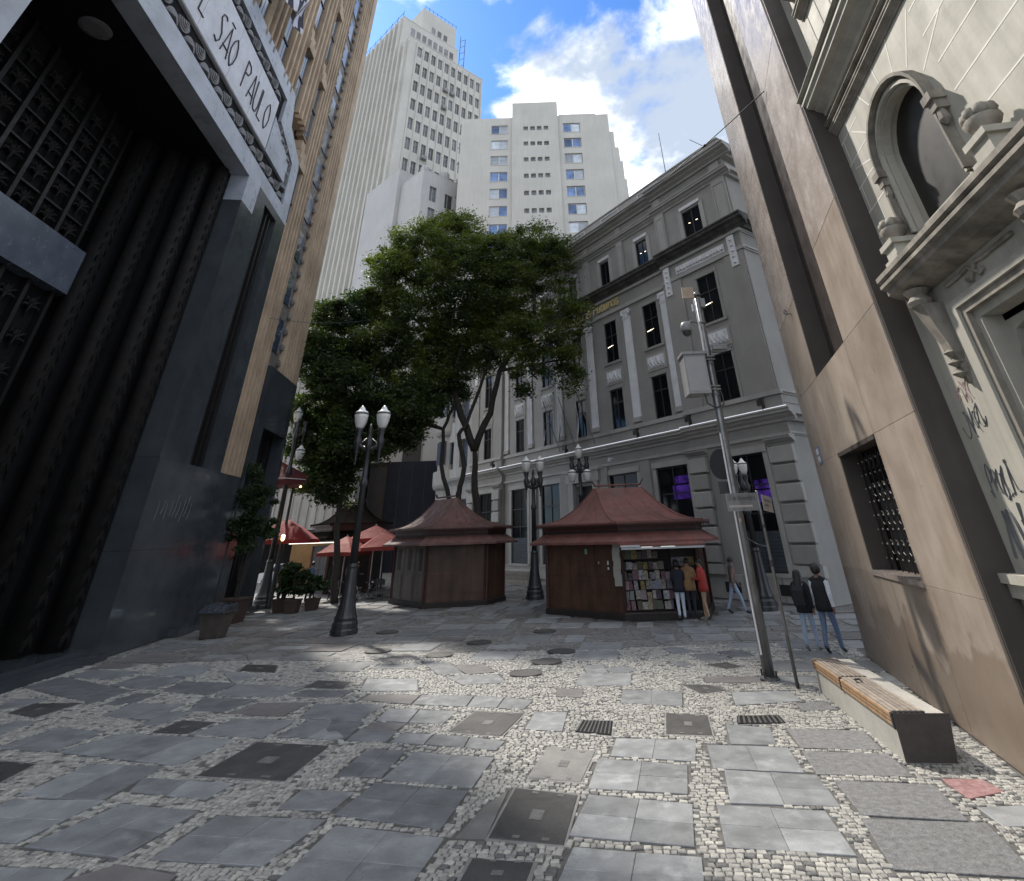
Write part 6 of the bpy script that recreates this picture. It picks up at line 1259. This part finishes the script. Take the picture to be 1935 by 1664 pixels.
leafA = leaf_mat('fine_leaves', (.026, .046, .015), (.14, .165, .028)); leafB = leaf_mat('dark_leaves', (.018, .036, .013), (.08, .11, .026)); leafC = leaf_mat('shrub_leaves', (.020, .040, .016), (.05, .085, .028))
def leaves(pts, size, rng, aspect=.38, droop=.25):
    n = len(pts)
    d = rng.normal(size=(n, 3)); d[:, 2] = d[:, 2] * .6 - droop; d /= np.linalg.norm(d, axis=1)[:, None]
    w = np.cross(d, rng.normal(size=(n, 3))); w /= np.linalg.norm(w, axis=1)[:, None]
    L = (size * rng.uniform(.6, 1.35, n))[:, None]; W = L * aspect
    a = pts - d * L * .5; b = pts + w * W * .5; c = pts + d * L * .5; e = pts - w * W * .5
    return np.stack([a, b, c, e], 1).reshape(-1, 3)
def leaf_object(name, V, m_, parent):
    n = len(V) // 4; me = bpy.data.meshes.new(name); me.vertices.add(len(V)); me.vertices.foreach_set('co', V.astype(np.float32).ravel())
    me.loops.add(n * 4); me.loops.foreach_set('vertex_index', np.arange(n * 4, dtype=np.int32)); me.polygons.add(n); me.polygons.foreach_set('loop_start', np.arange(0, n * 4, 4, dtype=np.int32))
    me.materials.append(m_); me.update(calc_edges=True); me.validate(); return inst(name, me, parent)
def crown_points(cl, total, rng, sub_r, shell=.42, flat=.85):
    wts = np.array([c[3] * c[3] * c[4] for c in cl]) ** .75; wts /= wts.sum(); out = []
    for c, w in zip(cl, wts):
        k = max(6, int(w * total / 210)); dirs = rng.normal(size=(k, 3)); dirs /= np.linalg.norm(dirs, axis=1)[:, None]
        rad = rng.uniform(shell, 1.05, k) ** .8; dep = min(c[3], c[4] * 1.3)
        ctr = np.array(c[:3]) + dirs * rad[:, None] * np.array([c[3], dep, c[4]])
        m_ = int(w * total); pick = rng.integers(0, k, m_); sr_ = sub_r * rng.uniform(.5, 1.3, k)
        p = rng.normal(size=(m_, 3)) * np.array([1, 1, .55]) * .62; out.append(ctr[pick] + p * sr_[pick][:, None])
    return np.concatenate(out)
CLA = [(-8.68, 33.0, 20.77, 2.69, 2.11), (-6.84, 34.0, 22.61, 2.62, 1.61), (-9.88, 32.0, 18.22, 2.17, 1.63), (-11.23, 33.0, 19.58, 1.51, 1.13), (-5.52, 32.0, 18.05, 3.07, 2.35), (-2.7, 33.0, 16.82, 2.91, 2.37), (-1.23, 34.0, 21.03, 2.76, 1.97), (0.48, 33.0, 19.14, 1.88, 1.88), (1.19, 31.5, 14.93, 1.53, 1.53), (0.56, 31.0, 12.19, 1.35, 1.45), (1.43, 31.0, 10.55, 0.63, 0.88), (-1.72, 31.5, 13.27, 1.99, 1.5), (-3.98, 35.0, 16.09, 2.64, 1.7), (-5.86, 33.0, 14.65, 2.65, 1.59), (-8.5, 32.0, 15.11, 2.6, 1.9), (-10.96, 33.0, 15.95, 1.8, 1.62), (-10.32, 31.0, 12.73, 2.44, 1.46), (-9.44, 33.0, 11.94, 2.03, 1.52), (-3.75, 32.0, 19.62, 1.85, 1.66), (-5.0, 35.0, 13.06, 1.81, 1.27), (-1.24, 31.0, 10.64, 0.94, 0.94), (-6.11, 33.5, 11.45, 1.7, 1.19), (-7.31, 33.0, 10.7, 1.66, 1.33), (-8.5, 32.5, 8.9, 1.75, 1.12), (-7.03, 34.0, 13.56, 2.14, 1.42)]
CLB = [(-13.3, 31.0, 14.9, 1.85, 0.94), (-12.14, 32.0, 16.35, 1.23, 0.71), (-14.06, 30.5, 12.86, 1.29, 1.13), (-13.36, 30.0, 11.1, 1.54, 1.08), (-11.84, 30.0, 10.29, 2.13, 1.37), (-13.58, 31.0, 9.37, 1.54, 1.23), (-10.24, 30.5, 8.58, 2.25, 1.35), (-8.48, 31.0, 9.21, 1.84, 1.38), (-13.98, 32.0, 7.8, 1.39, 1.23), (-11.9, 31.0, 6.76, 1.62, 1.18), (-12.1, 31.0, 5.43, 1.44, 1.01), (-9.04, 31.0, 7.49, 1.79, 0.75), (-12.63, 32.0, 12.78, 2.01, 1.34), (-7.72, 32.0, 10.32, 1.61, 1.29), (-14.02, 33.0, 5.93, 0.92, 1.08), (-10.45, 30.0, 7.12, 1.44, 1.01)]
STA = {'s1': [(-4.06, 33.0, 1.12), (-4.29, 33.0, 3.48), (-4.55, 33.0, 5.64), (-4.61, 33.0, 7.06)], 's1r': [(-4.61, 33.0, 7.06), (-3.75, 32.7, 9.09), (-3.1, 32.3, 11.54), (-2.09, 32.0, 13.1), (-0.88, 32.0, 14.83)], 's1l': [(-4.61, 33.0, 7.06), (-5.5, 33.0, 9.05), (-6.34, 33.0, 11.17), (-7.02, 33.0, 13.6), (-7.75, 33.0, 16.22), (-8.69, 33.0, 18.65)], 's1m': [(-6.34, 33.0, 11.17), (-5.47, 33.0, 13.9), (-4.88, 33.0, 16.9), (-4.79, 33.0, 19.34)], 's2': [(-4.78, 32.5, 1.16), (-5.3, 32.5, 4.54), (-5.14, 32.5, 6.16), (-5.48, 32.5, 7.9), (-5.15, 32.6, 8.5), (-4.54, 33.5, 10.56), (-3.82, 34.0, 13.45), (-3.15, 34.0, 17.26)], 's3': [(-5.37, 33.0, 1.16), (-5.91, 33.0, 4.32), (-6.5, 33.0, 6.26), (-6.55, 33.0, 8.31), (-6.08, 33.0, 9.54), (-6.78, 33.5, 11.31), (-8.55, 33.0, 13.3)], 'r4': [(-3.1, 32.3, 11.54), (-1.25, 31.5, 11.58), (0.7, 31.0, 11.69)], 'r5': [(-2.09, 32.0, 13.1), (0.17, 32.0, 15.16), (1.57, 31.5, 15.65)], 'r6': [(-0.88, 32.0, 14.83), (-0.85, 33.0, 18.36), (-1.23, 34.0, 21.03)], 'l4': [(-7.02, 33.0, 13.6), (-8.98, 32.5, 15.31), (-10.74, 33.0, 17.11)], 'l5': [(-7.75, 33.0, 16.22), (-6.97, 33.5, 19.67), (-6.84, 34.0, 22.61)]}
STB = {'t': [(-11.1, 31.0, 1.3), (-11.45, 31.0, 4.14), (-11.32, 31.0, 5.93), (-11.29, 31.0, 7.57)], 't1': [(-11.29, 31.0, 7.57), (-12.29, 31.0, 9.04), (-13.03, 30.5, 10.76), (-13.64, 30.5, 12.36)], 't2': [(-11.29, 31.0, 7.57), (-10.4, 31.0, 8.68), (-9.29, 31.0, 9.53)], 't3': [(-11.29, 31.0, 7.57), (-11.51, 31.0, 9.91), (-11.72, 31.5, 12.26), (-12.51, 31.0, 14.16)], 't4': [(-11.32, 31.0, 5.93), (-12.59, 31.5, 6.29), (-13.72, 32.0, 7.22)], 't5': [(-10.4, 31.0, 8.68), (-10.54, 31.0, 10.8), (-10.37, 31.0, 13.06)]}
def tree(label, base, stems, clusters, nleaf, lm, rad, seed, sub_r=.55, size=.2, twig=2.2):
    rng = np.random.default_rng(seed); t = thing('street_tree', label, 'tree', (base[0], base[1], 0), 0, 'trees behind the kiosks'); o = Vector((base[0], base[1], 0))
    tr = MB(); ends = []; rr_ = random.Random(seed)
    for k, pts in stems.items():
        r0 = rad.get(k, .11); P = [Vector(p) - o for p in pts]
        if k in ('s1', 's2', 's3', 't'): P = [Vector((P[0].x + .15, P[0].y, -.05))] + P
        Q = []
        for i in range(len(P) - 1):
            for s in range(3): Q.append(P[i].lerp(P[i + 1], s / 3) + Vector((rr_.uniform(-.06, .06), rr_.uniform(-.06, .06), 0)) * (1 if Q else 0))
        Q.append(P[-1]); tr.tube([tuple(q) for q in Q], [r0 * (1 - .62 * i / len(Q)) for i in range(len(Q))], 8); ends += Q[len(Q) // 3:]
    tr.build('trunk', bark, t, smooth=True)
    br = MB()
    for c in clusters:
        cc = Vector(c[:3]) - o; e = min(ends, key=lambda q: (q - cc).length)
        for b in range(3):
            tip = cc + Vector((rr_.uniform(-1, 1) * c[3] * .7, rr_.uniform(-1, 1) * c[4] * .7, rr_.uniform(-.5, 1) * c[4] * .7)); mid = e.lerp(tip, .5) + Vector((rr_.uniform(-.4, .4), rr_.uniform(-.4, .4), rr_.uniform(0, .5)))
            br.tube([tuple(e), tuple(e.lerp(mid, .5)), tuple(mid), tuple(mid.lerp(tip, .6)), tuple(tip)], [.095, .075, .055, .035, .012], 5)
            for s in range(3):
                a = mid.lerp(tip, rr_.uniform(.1, .9)); bb = a + Vector((rr_.uniform(-1, 1), rr_.uniform(-1, 1), rr_.uniform(-.2, .8))) * .9; br.tube([tuple(a), tuple(a.lerp(bb, .5) + Vector((0, 0, .1))), tuple(bb)], [.022, .016, .006], 4)
    br.build('limbs', bark, t, kind='stuff')
    V = leaves(crown_points(clusters, nleaf, rng, sub_r) - np.array(o), size, rng); leaf_object('crown', V, lm, t); return t
tree('large feathery green tree with forked trunks behind the closed kiosk', (-4.4, 33.0), STA, CLA, 225000, leafA, {'s1': .32, 's1l': .23, 's1r': .22, 's2': .18, 's3': .16, 's1m': .12}, 5)
tree('darker broad tree on the left above the street lamp globes', (-11.2, 31.0), STB, CLB, 120000, leafB, {'t': .2, 't1': .13, 't2': .12, 't3': .12}, 9, .5, .24)
def shrub(name, label, x, y, foliage, n, pot, seed, size=.13, group='plants by the bank corner', stem_h=1.0):
    rng = np.random.default_rng(seed); t = thing(name, label, 'plant', (x, y, 0), 0, group)
    if pot: w, h = pot; MB().loft([[(-w * k, -w * k, z), (w * k, -w * k, z), (w * k, w * k, z), (-w * k, w * k, z)] for z, k in ((0, .8), (h - .06, 1.0), (h - .06, 1.08), (h, 1.08))]).build('pot', mat('terracotta_pot', (.055, .035, .026), .8, .2, 4), t)
    s = MB(); rr_ = random.Random(seed)
    for c in foliage:
        for q in range(3): s.tube([(rr_.uniform(-.08, .08), rr_.uniform(-.08, .08), (pot[1] - .1) if pot else 0), (c[0] * .4, c[1] * .4, c[2] * .6), (c[0] + rr_.uniform(-.2, .2), c[1], c[2])], [.03, .02, .008], 5)
    s.build('stems', bark, t, kind='stuff'); leaf_object('foliage', leaves(crown_points(foliage, n, rng, .22, .3), size, rng, .35), leafC, t)
shrub('potted_shrub', 'tall leafy bush growing against the granite pier', -12.75, 24.9, [(-.3, 0, 4.6, .75, .7), (.1, 0, 3.7, .8, .7), (.25, -.1, 2.9, .7, .6), (-.5, 0, 3.4, .6, .7), (.5, 0, 3.3, .5, .6), (-.4, 0, 5.3, .4, .4)], 9000, (.4, .8), 3, .15)
shrub('potted_plant', 'potted plant with arching leaves nearest the bank corner', -12.2, 27.9, [(0, 0, 1.25, .55, .5), (.3, 0, 1.0, .4, .4)], 1600, (.3, .5), 4, .2)
shrub('potted_plant', 'bushy potted plant in the middle of the row by the cafe', -11.5, 27.4, [(0, 0, 1.15, .5, .5), (-.2, 0, 1.5, .3, .4)], 1600, (.28, .5), 6, .22)
shrub('potted_plant', 'low potted plant with pale stems right of the row', -11.0, 28.3, [(0, 0, .95, .42, .4)], 1200, (.26, .45), 8, .2)
# ================================================================== PEOPLE
skin_m = mat('skin', (.20, .115, .08), .55, .1, 8); hair_m = mat('dark_hair', (.012, .010, .009), .55, .2, 20, bump=.3, bs=80); shoe_k = mat('black_shoe', (.012, .012, .013), .5); shoe_g = mat('grey_shoe', (.2, .18, .16), .6)
def cloth(n, c): return mat(n, c, .85, .15, 9, bump=.25, bs=25)
def person(label, x, y, yaw, H, top_m, leg_m, shoe_m=shoe_k, stride=.0, arms='down', sleeve_m=None, coat=False, hair='short', bag=None, lean=0.0, bulk=1.0):
    s = H / 1.72; t = thing('person', label, 'person', (x, y, 0), RAD(-yaw))      # local +y is the way they face
    J = {'pelvis': (0, 0, .93), 'waist': (0, lean * .3, 1.08), 'chest': (0, lean * .7, 1.28), 'neckb': (0, lean, 1.45), 'neck': (0, lean + .015, 1.52), 'head': (0, lean + .03, 1.62), 'crown': (0, lean + .03, 1.69)}
    E_ = [('pelvis', 'waist'), ('waist', 'chest'), ('chest', 'neckb'), ('neckb', 'neck'), ('neck', 'head'), ('head', 'crown')]
    Rr_ = {'pelvis': (.155 * bulk, .115 * bulk), 'waist': (.145 * bulk, .105 * bulk), 'chest': (.175 * bulk, .12 * bulk), 'neckb': (.10, .08), 'neck': (.055, .058), 'head': (.078, .098), 'crown': (.055, .065)}
    part = {}
    for sd_, sg in (('l', -1), ('r', 1)):
        f = stride * sg
        J['hip' + sd_] = (sg * .09, 0, .88); J['knee' + sd_] = (sg * .095, f * .5 + .04, .49 + abs(stride) * .02); J['ank' + sd_] = (sg * .095, f, .085 + (.05 if f < 0 else 0)); J['ball' + sd_] = (sg * .10, f + .13, .035); J['toe' + sd_] = (sg * .10, f + .20, .03)
        E_ += [('pelvis', 'hip' + sd_), ('hip' + sd_, 'knee' + sd_), ('knee' + sd_, 'ank' + sd_), ('ank' + sd_, 'ball' + sd_), ('ball' + sd_, 'toe' + sd_)]
        Rr_.update({'hip' + sd_: (.095, .10), 'knee' + sd_: (.062, .066), 'ank' + sd_: (.045, .05), 'ball' + sd_: (.043, .032), 'toe' + sd_: (.032, .024)})
        J['sh' + sd_] = (sg * .185, lean, 1.41)
        if arms == 'down': el, wr = (sg * .235, lean - .03 - f * .3, 1.14), (sg * .24, lean + .06 - f * .6, .90)
        elif arms == 'front': el, wr = (sg * .24, lean + .02, 1.15), (sg * .12, lean + .24, 1.16)
        else: el, wr = (sg * .23, lean + .06, 1.16), (sg * .16, lean + .28, 1.22)
        J['el' + sd_], J['wr' + sd_] = el, wr; d = (Vector(wr) - Vector(el)).normalized(); pm = Vector(wr) + d * .07; J['palm' + sd_] = tuple(pm)
        E_ += [('neckb', 'sh' + sd_), ('sh' + sd_, 'el' + sd_), ('el' + sd_, 'wr' + sd_), ('wr' + sd_, 'palm' + sd_)]
        Rr_.update({'sh' + sd_: (.068, .07), 'el' + sd_: (.05, .05), 'wr' + sd_: (.034, .034), 'palm' + sd_: (.032, .02)})
        side = d.cross(Vector((1, 0, 0))).normalized()
        for q, (o_, ln) in enumerate(((-.03, .075), (-.01, .085), (.01, .08), (.03, .06))):
            J['f%d%s' % (q, sd_)] = tuple(pm + side * o_ + d * ln + Vector((-sg * .015, 0, 0))); E_.append(('palm' + sd_, 'f%d%s' % (q, sd_))); Rr_['f%d%s' % (q, sd_)] = (.009, .009)
        J['th' + sd_] = tuple(Vector(wr) + d * .05 + side * -.055); E_.append(('wr' + sd_, 'th' + sd_)); Rr_['th' + sd_] = (.011, .011)
    names = list(J); me = bpy.data.meshes.new('body'); me.from_pydata([tuple(Vector(J[k]) * s) for k in names], [(names.index(a), names.index(b)) for a, b in E_], [])
    ob_ = bpy.data.objects.new('tmp', me); COL.objects.link(ob_); ob_.modifiers.new('s', 'SKIN'); su = ob_.modifiers.new('u', 'SUBSURF'); su.levels = 2; su.render_levels = 2
    for i, k in enumerate(names): me.skin_vertices[0].data[i].radius = tuple(q * s for q in Rr_[k]); me.skin_vertices[0].data[i].use_root = (k == 'pelvis')
    dg = bpy.context.evaluated_depsgraph_get(); dg.update(); bm_ = bpy.data.meshes.new_from_object(ob_.evaluated_get(dg)); bpy.data.objects.remove(ob_)
    bm_.materials.clear()
    for m_ in (skin_m, top_m, leg_m, shoe_m, sleeve_m or top_m): bm_.materials.append(m_)
    segs = [(np.array(J[a]) * s, np.array(J[b]) * s, a, b) for a, b in E_]
    def cls(a, b):
        if b[:3] in ('toe', 'bal'): return 3
        if b.startswith(('kne', 'ank', 'hip')): return 2
        if b.startswith(('el', 'wr', 'sh')): return 4 if not b.startswith('sh') else 1
        if b in ('waist', 'chest', 'neckb'): return 1
        return 0
    cs = np.empty(len(bm_.polygons) * 3); bm_.polygons.foreach_get('center', cs); cs = cs.reshape(-1, 3); best = np.full(len(cs), 9.); mi = np.zeros(len(cs), np.int32)
    for a, b, na, nb in segs:
        ab = b - a; tt = np.clip(((cs - a) @ ab) / (ab @ ab), 0, 1); dd_ = np.linalg.norm(cs - (a + tt[:, None] * ab), axis=1); m_ = dd_ < best; best[m_] = dd_[m_]; mi[m_] = cls(na, nb)
    mi[(mi == 1) & (cs[:, 2] < (.86 if not coat else .0) * s)] = 2; mi[(mi == 2) & (cs[:, 2] > .93 * s)] = 1
    bm_.polygons.foreach_set('material_index', mi); bm_.polygons.foreach_set('use_smooth', [True] * len(mi)); bm_.update(); bm_.name = 'body'
    inst('body', bm_, t)
    if coat:
        lo = .62 if coat == 'long' else .80
        rings = [[((w * math.cos(a)) * s, (o_ + dd * math.sin(a)) * s, z * s) for a in [2 * math.pi * q / 18 for q in range(18)]] for z, w, dd, o_ in ((lo, .20 * bulk, .165, 0), (lo + .12, .20 * bulk, .165, 0), (1.05, .185 * bulk, .15, lean * .3), (1.28, .205 * bulk, .155, lean * .7), (1.42, .16, .12, lean))]
        MB().loft(rings).build('coat', top_m, t, smooth=True)
    hz = lambda z: z * s; hy = (lean + .02) * s
    # face features and hair
    MB().lathe([(.012, hz(1.60)), (.02, hz(1.585)), (.004, hz(1.625))], 6, (0, hy + .108 * s)).build('nose', skin_m, t)
    for q in (-1, 1): MB().lathe([(.003, hz(1.58)), (.014, hz(1.60)), (.016, hz(1.62)), (.003, hz(1.64))], 6, (q * .085 * s, hy)).build('ear', skin_m, t)
    hr = MB()
    if hair == 'short': hr.loft([[((.095 * k) * math.cos(a) * s, hy - .012 * s + (.11 * k) * math.sin(a) * s, hz(z) + .018 * s * math.sin(a)) for a in [2 * math.pi * q / 16 for q in range(16)]] for z, k in ((1.615, .98), (1.65, 1.04), (1.69, .98), (1.725, .75), (1.745, .3))])
    elif hair == 'curly':
        hr.loft([[((.112 * k) * math.cos(a) * s, hy - .015 * s + (.12 * k) * math.sin(a) * s, hz(z) + .02 * s * math.sin(a)) for a in [2 * math.pi * q / 16 for q in range(16)]] for z, k in ((1.57, .8), (1.61, 1.0), (1.67, 1.08), (1.72, .95), (1.755, .6), (1.77, .2))])
    else:
        hr.loft([[((.105 * k) * math.cos(a) * s, hy - dy * s + (.10 * k) * math.sin(a) * s, hz(z)) for a in [2 * math.pi * q / 16 for q in range(16)]] for z, k, dy in ((1.13, .5, .15), (1.2, .95, .15), (1.38, 1.15, .12), (1.52, 1.08, .07), (1.62, 1.08, .03), (1.69, 1.0, .015), (1.73, .7, .01), (1.75, .3, .01))])
    hr.build('hair', hair_m, t, smooth=True)
    if bag: MB().loft([[(-.15 * k * s, (-.14 - d * .14) * s, hz(z)), (.15 * k * s, (-.14 - d * .14) * s, hz(z)), (.16 * k * s, -.10 * s, hz(z)), (-.16 * k * s, -.10 * s, hz(z))] for z, k, d in ((.92, .8, .6), (.98, 1, 1), (1.3, 1, .9), (1.4, .8, .4))]).build('backpack', bag, t); [MB().tube([(q * .1 * s, -.12 * s, hz(1.40)), (q * .11 * s, -.02 * s, hz(1.475)), (q * .1 * s, .1 * s, hz(1.36))], .02, 6).build('strap', cloth('pale_strap', (.5, .5, .46)), t) for q in (-1, 1)]
    return t
jean = cloth('blue_jeans', (.12, .17, .27)); jean_l = cloth('light_jeans', (.30, .37, .48)); dark_top = cloth('black_top', (.012, .012, .015)); white_t = cloth('white_shirt', (.62, .64, .70)); red_j = cloth('red_jacket', (.30, .03, .022)); beige_p = cloth('beige_trousers', (.36, .24, .15)); brown_c = cloth('tan_coat', (.26, .15, .07)); navy = cloth('navy_top', (.02, .022, .035)); white_j = cloth('white_jeans', (.58, .64, .72)); blue_t = cloth('blue_shirt', (.09, .13, .22)); dark_p = cloth('dark_trousers', (.02, .02, .025)); grey_t = cloth('grey_shirt', (.08, .085, .09))
person('person with long dark hair, black jacket and light jeans walking beside the tan wall', 6.12, 15.95, 40, 1.62, dark_top, jean_l, shoe_g, .16, 'down', None, 'short', 'long', cloth('black_pack', (.015, .015, .02)))
person('person in black vest with white sleeves and blue jeans walking arm in arm', 6.48, 15.6, 48, 1.74, dark_top, jean, shoe_k, .2, 'down', white_t, 'short', 'curly')
person('person in red jacket and beige trousers at the kiosk corner', 4.95, 21.35, -60, 1.72, red_j, beige_p, shoe_g, .08, 'front', None, 'short', 'short', lean=.03)
person('person in dark top and white jeans facing into the kiosk', 4.2, 21.72, 5, 1.66, navy, white_j, shoe_g, .05, 'front', None, 'short', 'curly')
person('person in tan coat and dark jeans reading at the kiosk', 4.58, 21.78, 10, 1.72, brown_c, navy, shoe_k, .04, 'front', None, 'short', 'short', bulk=1.06)
person('person in grey shirt and light jeans striding past the exchange wall', 6.35, 22.75, 85, 1.66, grey_t, jean_l, shoe_k, .30, 'down', skin_m, False, 'short', lean=.05)
person('person in blue shirt and black trousers standing by the plants', -12.45, 31.3, 20, 1.74, blue_t, dark_p, shoe_k, .06, 'down', None, False, 'short')
person('person in dark clothes standing close to the bank corner', -13.1, 29.9, 60, 1.66, dark_top, dark_p, shoe_k, .03, 'front', None, 'short', 'short')
person('person in black hooded top standing at the cafe table right of the lamp', -10.5, 32.4, 80, 1.62, dark_top, dark_p, shoe_k, .05, 'front', None, 'short', 'short')
person('person in dark green jacket under the low parasol', -11.9, 32.9, -40, 1.68, cloth('green_jacket', (.02, .035, .025)), dark_p, shoe_k, .06, 'down', None, 'short', 'curly')
person('person in brown top leaning by the lit lantern', -13.9, 31.2, 100, 1.70, cloth('brown_top', (.06, .035, .025)), navy, shoe_k, .05, 'down', None, False, 'short')
person('person in pale pink top among the cafe chairs', -12.1, 36.2, 150, 1.62, cloth('pink_top', (.42, .26, .25)), dark_p, shoe_k, .05, 'down', skin_m, False, 'long')
